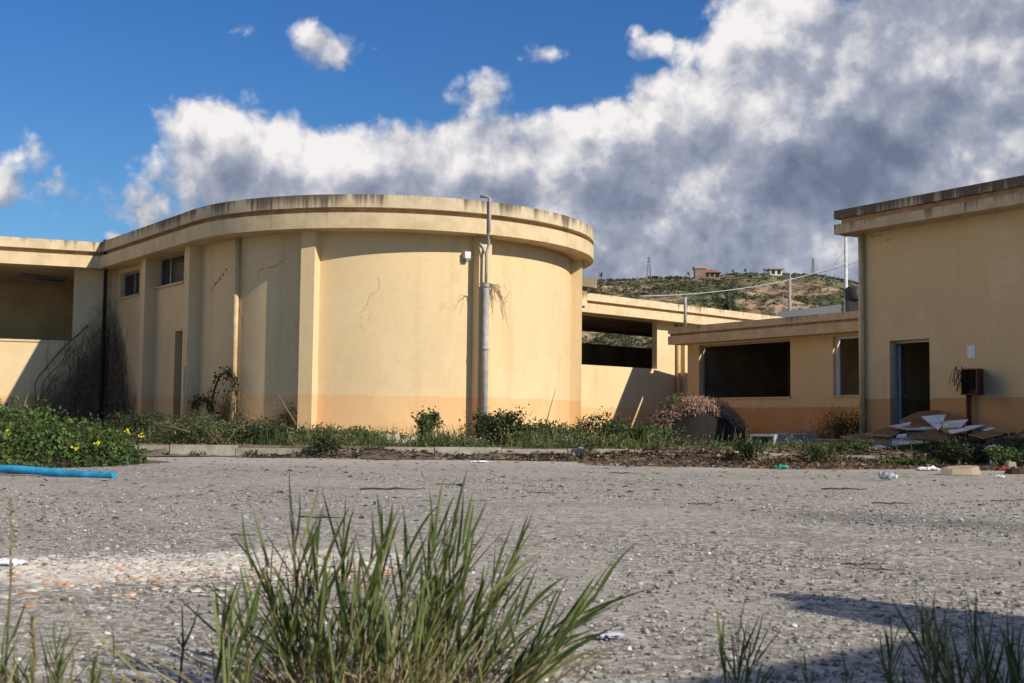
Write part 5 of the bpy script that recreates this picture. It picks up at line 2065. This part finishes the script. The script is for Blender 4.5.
creeper('dead_creeper', 'dense dark dead creeper filling the inner corner beside the left gallery wall', (CORNER.x + .3, CORNER.y - .5, VZ), corner_wall, 240, 'creeper_wood', 2.7, 2.9, .013, 2200, 'litter', .05)
# one long runner arching down to the left
mb = MB()
P = [wallB.at(*(lambda t: (t[0], .06, t[1]))(wallB.px(*q, .06))) for q in ((88, 325), (80, 333), (66, 345), (55, 357), (46, 368), (38, 377), (35, 384), (36, 408))]
mb.tube(P, [.016, .016, .015, .014, .014, .013, .012, .012], 5)
P2 = [wallB.at(*(lambda t: (t[0], .05, t[1]))(wallB.px(*q, .05))) for q in ((70, 346), (62, 362), (52, 372), (44, 381), (40, 400))]
mb.tube(P2, [.01] * 5, 4)
tag(mb.build('dead_creeper', M['stick']), 'single brown runner arching down the left wall away from the dead creeper', 'creeper')


def drum_wall(ph0):
    def fn(s, off, z):
        return cyl(ph0 + s / RW, RW + .04 + off, z)
    return fn


creeper('climbing_plant', 'dark climber with reddish stems round the foot of the cream downpipe', cyl(ph_p, RW + .3, VZ), drum_wall(ph_p - .02), 70, 'creeper_wood', 1.05, 1.2, .011, 420, 'dark_leaf', .055)
# its two hoops of leafy stems to the left
for (arc, lab) in ((((188, 425), (190, 410), (197, 400), (206, 400), (212, 410), (214, 424)), 'dark leafy hoop of climber arching beside the pale stake'),
                   (((210, 412), (213, 392), (219, 376), (228, 371), (234, 378), (236, 395)), 'taller dark leafy hoop of climber reaching the cream downpipe')):
    pts = []
    for q in arc:
        ph, z = cyl_px(q[0], q[1], RW + .18)
        pts.append(cyl(ph, RW + .18, z))
    o = thing('climbing_plant', (pts[0].x, pts[0].y, VZ), lab, 'climber')
    mb = MB(); mb.tube(pts, .013, 5); mb.tube([p + Vector((.04, -.03, .03)) for p in pts], .009, 4); mb.build('stems', M['dark_stick'], o)
    LP = []
    for a, b in zip(pts[:-1], pts[1:]):
        for _ in range(60):
            LP.append(list(a.lerp(b, random.random()) + Vector((random.gauss(0, .045), random.gauss(0, .05), random.gauss(0, .05)))))
    LP = np.array(LP)
    m = len(LP)
    leaf_mesh('leaves', LP, RNG.normal(size=LP.shape), RNG.normal(size=LP.shape), RNG.uniform(.04, .085, m), RNG.uniform(.025, .05, m), M['dark_leaf'], o, RNG.random(m) * .7)
creeper('climbing_plant', 'low dark climber in the shadow against the left side of the first tall rib', cyl(ph_l - .16, RW + .3, VZ), drum_wall(ph_l - .11), 22, 'dark_stick', .72, .8, .009, 500, 'dark_leaf', .05)
# dry wisps sprouting from the drainpipe joint
o = thing('dry_wisp', cyl(ph_g, RW + .36, zj), 'dry wispy plant sprouting from the joint of the grey drainpipe', 'plant')
mb = MB()
for q in range(26):
    sgn = 1 if random.random() < .78 else -1
    L_ = random.uniform(.15, .55)
    p = cyl(ph_g, RW + .36, zj)
    rgt = Vector((math.cos(ph_g), math.sin(ph_g), 0))
    pts = [p + rgt * sgn * L_ * f_ + Vector((0, -.1 * f_ * random.uniform(.3, 1), (random.uniform(.05, .30)) * f_ - random.uniform(.3, .9) * f_ * f_ * (1 if sgn > 0 else .5))) for f_ in (0, .3, .6, .85, 1)]
    mb.tube(pts, [.006, .005, .004, .003, .002], 4)
mb.build('stems', M['stick'], o)
# straggly shrub twigs on the wall under the right-hand windows
def wd_fn(s, off, z):
    return wallD.at(uc + .3 + s, off + .05, z)


creeper('dead_creeper', 'thin dark twigs against the wall below the narrow right-hand window', wallD.at(uc + .3, .2, VZ), wd_fn, 34, 'dark_stick', 1.0, 2.2, .010, 260, 'dark_leaf', .06)


# ------------------------------------------------------------------ litter, gravel and rubble chips
n = 19000
P = []
while len(P) < n:
    x = random.uniform(-4, 8.6)
    dens = .15 + .85 * max(0, min(1, (x - .3) / 2.2))
    if random.random() > dens:
        continue
    y = kerb_y(x) - (abs(random.gauss(0, .25)) if x < 1 or random.random() < .3 else random.uniform(-.45, 2.25)) + .02
    if x > 1.5:
        y -= .15 * math.sin(x * 2.1)
    P.append((x, y, max(.005, drift_z(x, y - kerb_y(x)) + .006) + random.random() ** 2 * .04))
P = np.array(P)
D = unit(RNG.normal(size=P.shape) * np.array([1, 1, .25]))
N = unit(RNG.normal(size=P.shape) * .45 + np.array([0, 0, 1]))
L = RNG.uniform(.03, .11, n)
o = leaf_mesh('leaf_litter', P, D, N, L, L * RNG.uniform(.12, .6, n), M['litter'])
tag(o, 'brown dead leaves and twigs drifted along the foot of the kerb', 'leaf litter', None, 'stuff')

# bits of leaf and stick blown over the whole yard
n = 1500
y = RNG.uniform(3.2, 17.8, n)
x = RNG.uniform(-.48, .48, n) * y
P = np.stack([x, y, np.full(n, .008)], 1)
D = unit(RNG.normal(size=P.shape) * np.array([1, 1, .12]))
L = RNG.uniform(.015, .085, n) * np.clip(y / 9, .3, 1.2)
o = leaf_mesh('blown_litter', P, D, unit(RNG.normal(size=P.shape) * .35 + np.array([0, 0, 1])), L, L * RNG.uniform(.1, .5, n), M['litter'], None, RNG.random(n) * .7)
tag(o, 'scraps of leaf and stick blown over the asphalt', 'litter', None, 'stuff')

n = 28000
y = 2.3 + RNG.random(n) ** 1.7 * 10.5
x = RNG.uniform(-.47, .47, n) * y
S = RNG.lognormal(-5.32, .45, n) * np.clip(.75 + y / 16, .7, 1.3)
S = np.clip(S, .0018, .016)
V, F = stones_geo(np.stack([x, y, S * .1], 1), S, .6)
o = np_mesh('gravel', V, F, M['gravel'], None, np.repeat(np.clip(RNG.normal(.52, .25, n), 0, 1), 20))
tag(o, 'small pale stones worked loose from the worn asphalt', 'gravel', None, 'stuff')

n = 6000
x = RNG.uniform(-2.6, -.45, n)
y = 5.25 + .32 * x + RNG.normal(0, .24, n) + np.where(RNG.random(n) < .25, -RNG.random(n) * .7, 0)
S = np.clip(RNG.lognormal(-4.9, .62, n), .002, .040)
red = (RNG.random(n) < np.where(y < 5.25 + .32 * x - .22, .24, .03))
rv = np.where(red, RNG.uniform(.64, 1, n), RNG.uniform(0, .56, n))
V, F = stones_geo(np.stack([x, y, S * .08], 1), S, .30, .35)
o = np_mesh('plaster_rubble', V, F, M['rubble'], None, np.repeat(rv, 20))
tag(o, 'white plaster and orange brick chips strewn in a strip across the asphalt', 'rubble', None, 'stuff')


# ------------------------------------------------------------------ grasses in the foreground
def shoot(B, T, lean, nl, ll, wid, out):
    """one grass shoot: stem plus alternating upright leaves"""
    B, T = np.array(B, float), np.array(T, float)
    ax = T - B
    H = np.linalg.norm(ax)
    axn = ax / H
    side = np.cross(axn, RNG.normal(size=3) * np.array([.4, 1, .3]))
    side /= np.linalg.norm(side)
    for k_ in range(nl):
        f_ = .12 + .66 * k_ / max(1, nl - 1)
        b = B + ax * f_ + lean * (4 * f_ * (1 - f_))
        s = side * (1 if k_ % 2 else -1) + RNG.normal(size=3) * .35
        d = axn * 1.0 + s * RNG.uniform(.12, .42)
        d /= np.linalg.norm(d)
        L = ll * RNG.uniform(.7, 1.25) * (1 - .25 * f_)
        L = min(L, H * (1.12 - f_) + .04)
        out['B'].append(b)
        out['T'].append(b + d * L)
        out['bend'].append(np.cross(d, [0, 1, 0]) * RNG.uniform(-.05, .05) * L + np.array([0, 0, .04 * L]))
        out['W'].append(wid * RNG.uniform(.75, 1.2))
    out['SB'].append(B)
    out['ST'].append(B + ax * .82)
    out['SL'].append(lean)


def blades_obj(name, out, mat, parent, seg=6, lo=0.0, hi=1.0):
    Bs, Ts, be, Wd = (np.array(out[k_]) for k_ in ('B', 'T', 'bend', 'W'))
    V, F, q = blades_geo(Bs, Ts, be, Wd, seg)
    np_mesh(name, V, F, M[mat], parent, np.repeat(RNG.uniform(lo, hi, len(Bs)), q), None, True)


def new_out():
    return {k_: [] for k_ in ('B', 'T', 'bend', 'W', 'SB', 'ST', 'SL')}


def tuft(name, label, cx, cy, rx, ry, tips, nshoot, hr, ndry, cat='grass', wid=.0075, ll=.14, fan=.5, group=None):
    o = thing(name, (cx, cy, 0), label, cat, group)
    out = new_out()
    for (px, py, dp_, bx) in tips:
        t = atd(px, py, dp_)
        b = Vector((bx, dp_ + random.uniform(-.08, .05), 0))
        shoot(b, t, RNG.normal(0, .012, 3), 9, ll * 1.15, wid * 1.15, out)
    for q in range(nshoot):
        bx, by = cx + rx * max(-.95, min(.95, random.gauss(0, .5))), cy + ry * random.gauss(0, .5)
        h = random.uniform(*hr)
        e = (bx - cx) / rx
        t = (bx + h * (fan * e + random.gauss(0, .16)), by + random.gauss(0, .10) * h * 2, h)
        shoot((bx, by, 0), t, RNG.normal(0, .012, 3), random.randint(4, 7), ll, wid, out)
    blades_obj('green_blades', out, 'blade', o, 6, 0, .85)
    mb = MB()
    for b, t, l in zip(out['SB'], out['ST'], out['SL']):
        P = [Vector(b + (t - b) * f_ + l * 4 * f_ * (1 - f_)) for f_ in (0, .33, .66, 1)]
        mb.tube(P, [.0024, .0021, .0017, .001], 5)
    mb.build('stems', M['straw'], o)
    if ndry:
        n = ndry
        B = np.stack([cx + rx * RNG.normal(0, .55, n), cy + ry * RNG.normal(0, .55, n), np.zeros(n)], 1)
        hh = RNG.uniform(.03, .13, n) + (RNG.random(n) < .2) * RNG.uniform(.0, .16, n)
        T = B + np.stack([RNG.normal(0, .05, n) + .10 * (B[:, 0] - cx) / rx, RNG.normal(0, .05, n), hh], 1)
        V, F, q = blades_geo(B, T, RNG.normal(0, .018, B.shape), RNG.uniform(.003, .006, n), 5)
        np_mesh('dry_blades', V, F, M['straw'], o, np.repeat(RNG.random(n), q), None, True)
    return o


random.seed(11)
RNG = np.random.default_rng(11)
TIPS = [(296, 490, 2.62, -.47), (303, 508, 2.62, -.46), (262, 528, 2.6, -.50), (316, 520, 2.75, -.42), (344, 512, 2.8, -.37), (384, 502, 2.7, -.33), (392, 512, 2.6, -.31), (376, 522, 2.6, -.34),
        (408, 520, 2.75, -.28), (438, 500, 2.8, -.25), (456, 497, 2.75, -.22), (440, 515, 2.7, -.24), (472, 516, 2.85, -.20), (478, 525, 2.7, -.18), (520, 545, 2.75, -.12), (534, 530, 2.75, -.12), (508, 560, 2.6, -.15),
        (618, 572, 2.6, -.05), (606, 590, 2.55, -.04), (590, 620, 2.5, .0), (556, 600, 2.6, -.06), (536, 600, 2.6, -.10), (231, 596, 2.5, -.60), (243, 604, 2.5, -.56), (254, 590, 2.55, -.55), (420, 540, 2.5, -.28), (360, 545, 2.5, -.36), (330, 560, 2.5, -.42)]
tuft('grass_tuft', 'big clump of tall green and straw grass standing front and centre on the asphalt', -.27, 2.62, .26, .13, TIPS, 46, (.12, .32), 560, wid=.0078, ll=.16)
TIPR = [(733, 618, 2.55, .46), (745, 640, 2.55, .475), (722, 640, 2.55, .455)]
tuft('grass_tuft', 'thin three-bladed green grass sprout right of centre near the lower edge', .46, 2.52, .03, .03, TIPR, 1, (.06, .12), 4, wid=.005, ll=.11)
TIPQ = [(905, 612, 2.45, .86), (918, 622, 2.42, .85), (968, 612, 2.4, .93), (985, 640, 2.4, .95), (1004, 632, 2.4, 1.0), (1020, 650, 2.4, 1.02), (892, 640, 2.5, .78), (940, 640, 2.45, .88)]
tuft('grass_tuft', 'sparse green grass in shadow at the lower right corner', .92, 2.40, .14, .08, TIPQ, 12, (.07, .17), 60, wid=.0055, ll=.13)
tuft('grass_tuft', 'very low green sprouts at the lower edge between the big clump and the shadow', .42, 2.42, .10, .05, [(800, 660, 2.45, .6), (845, 655, 2.45, .68)], 14, (.035, .07), 10, wid=.005, ll=.06)
tuft('grass_tuft', 'few short green and dry blades at the lower left corner', -.90, 2.42, .16, .06, [(30, 612, 2.5, -1.0), (60, 640, 2.5, -.93), (52, 650, 2.5, -.93)], 8, (.05, .14), 60, wid=.005, ll=.10)


def dry_stalk(px, pyt, pyb, depth, label, fork=False, mat='straw', head=False):
    t = atd(px, pyt, depth)
    b = Vector((t.x + random.uniform(-.02, .02), depth, 0))
    o = thing('dry_stalk', b, label, 'stalk')
    mb = MB()
    m_ = b.lerp(t, .55) + Vector((.006, 0, 0))
    mb.tube([b, m_, t], [.0032, .0028, .0015], 5)
    if fork:
        mb.tube([m_, m_ + Vector((.022, 0, .05)), m_ + Vector((.03, .01, .09))], [.0028, .0022, .001], 5)
        mb.tube([m_, m_ + Vector((-.016, 0, .022))], [.0024, .001], 5)
    mb.build('stem', M[mat], o)
    if head:
        n = 40
        f_ = RNG.random(n)[:, None]
        P = np.array(t)[None] * f_ + np.array(m_)[None] * (1 - f_)
        leaf_mesh('seed_head', P, unit(RNG.normal(size=(n, 3)) * .5 + np.array([0, 0, 1])), RNG.normal(size=(n, 3)), RNG.uniform(.012, .025, n), RNG.uniform(.003, .006, n), M['straw'], o)


dry_stalk(182, 606, 683, 2.6, 'dark forked dry twig standing upright at the lower left', True, 'dark_stick')
dry_stalk(11, 498, 683, 2.7, 'tall blurred dry stalk at the far left edge', False, 'straw', True)
dry_stalk(32, 615, 683, 2.5, 'short straw stalk with a seed head at the lower left corner', False, 'straw', True)
dry_stalk(927, 612, 683, 2.4, 'thick straw stalk among the grass at the lower right', False, 'straw', True)

# ------------------------------------------------------------------ made-up wall out of view, outline traced back from the shadow it casts
WX = 4.8
EDGE = [(763, 593), (795, 601), (784, 608), (838, 617), (891, 626.5), (927, 632), (927, 634), (873, 647), (802, 659.5), (731, 670.5), (672, 683), (600, 700)]
prof = []
for (px, py) in EDGE:
    g = atz(px, py, 0)
    t_ = (WX - g.x) / SUN_H.x
    prof.append((g.y + SUN_H.y * t_, t_ * math.tan(SUN_EL)))
y_tip = prof[0][0]
prof = [(y_tip + .06, 0)] + [(y_tip + .05, .5)] + prof
yl, hl = prof[-1]
prof += [(yl - .7, hl + .06), (-5.5, hl + .08), (-5.5, 0)]
print('PROFILE', [(round(a_, 2), round(b_, 2)) for a_, b_ in prof])
mb = MB()
a = [Vector((WX, y, z)) for y, z in prof]
b = [Vector((WX + .16, y, z)) for y, z in prof]
mb.poly(a)
mb.poly(b[::-1])
for i in range(len(a)):
    j = (i + 1) % len(a)
    mb.quad(a[i], a[j], b[j], b[i])
tag(mb.build('shadow_wall', M['pale_concrete']), 'unseen concrete wall added at the right, shaped to throw the shadow on the asphalt', 'wall')
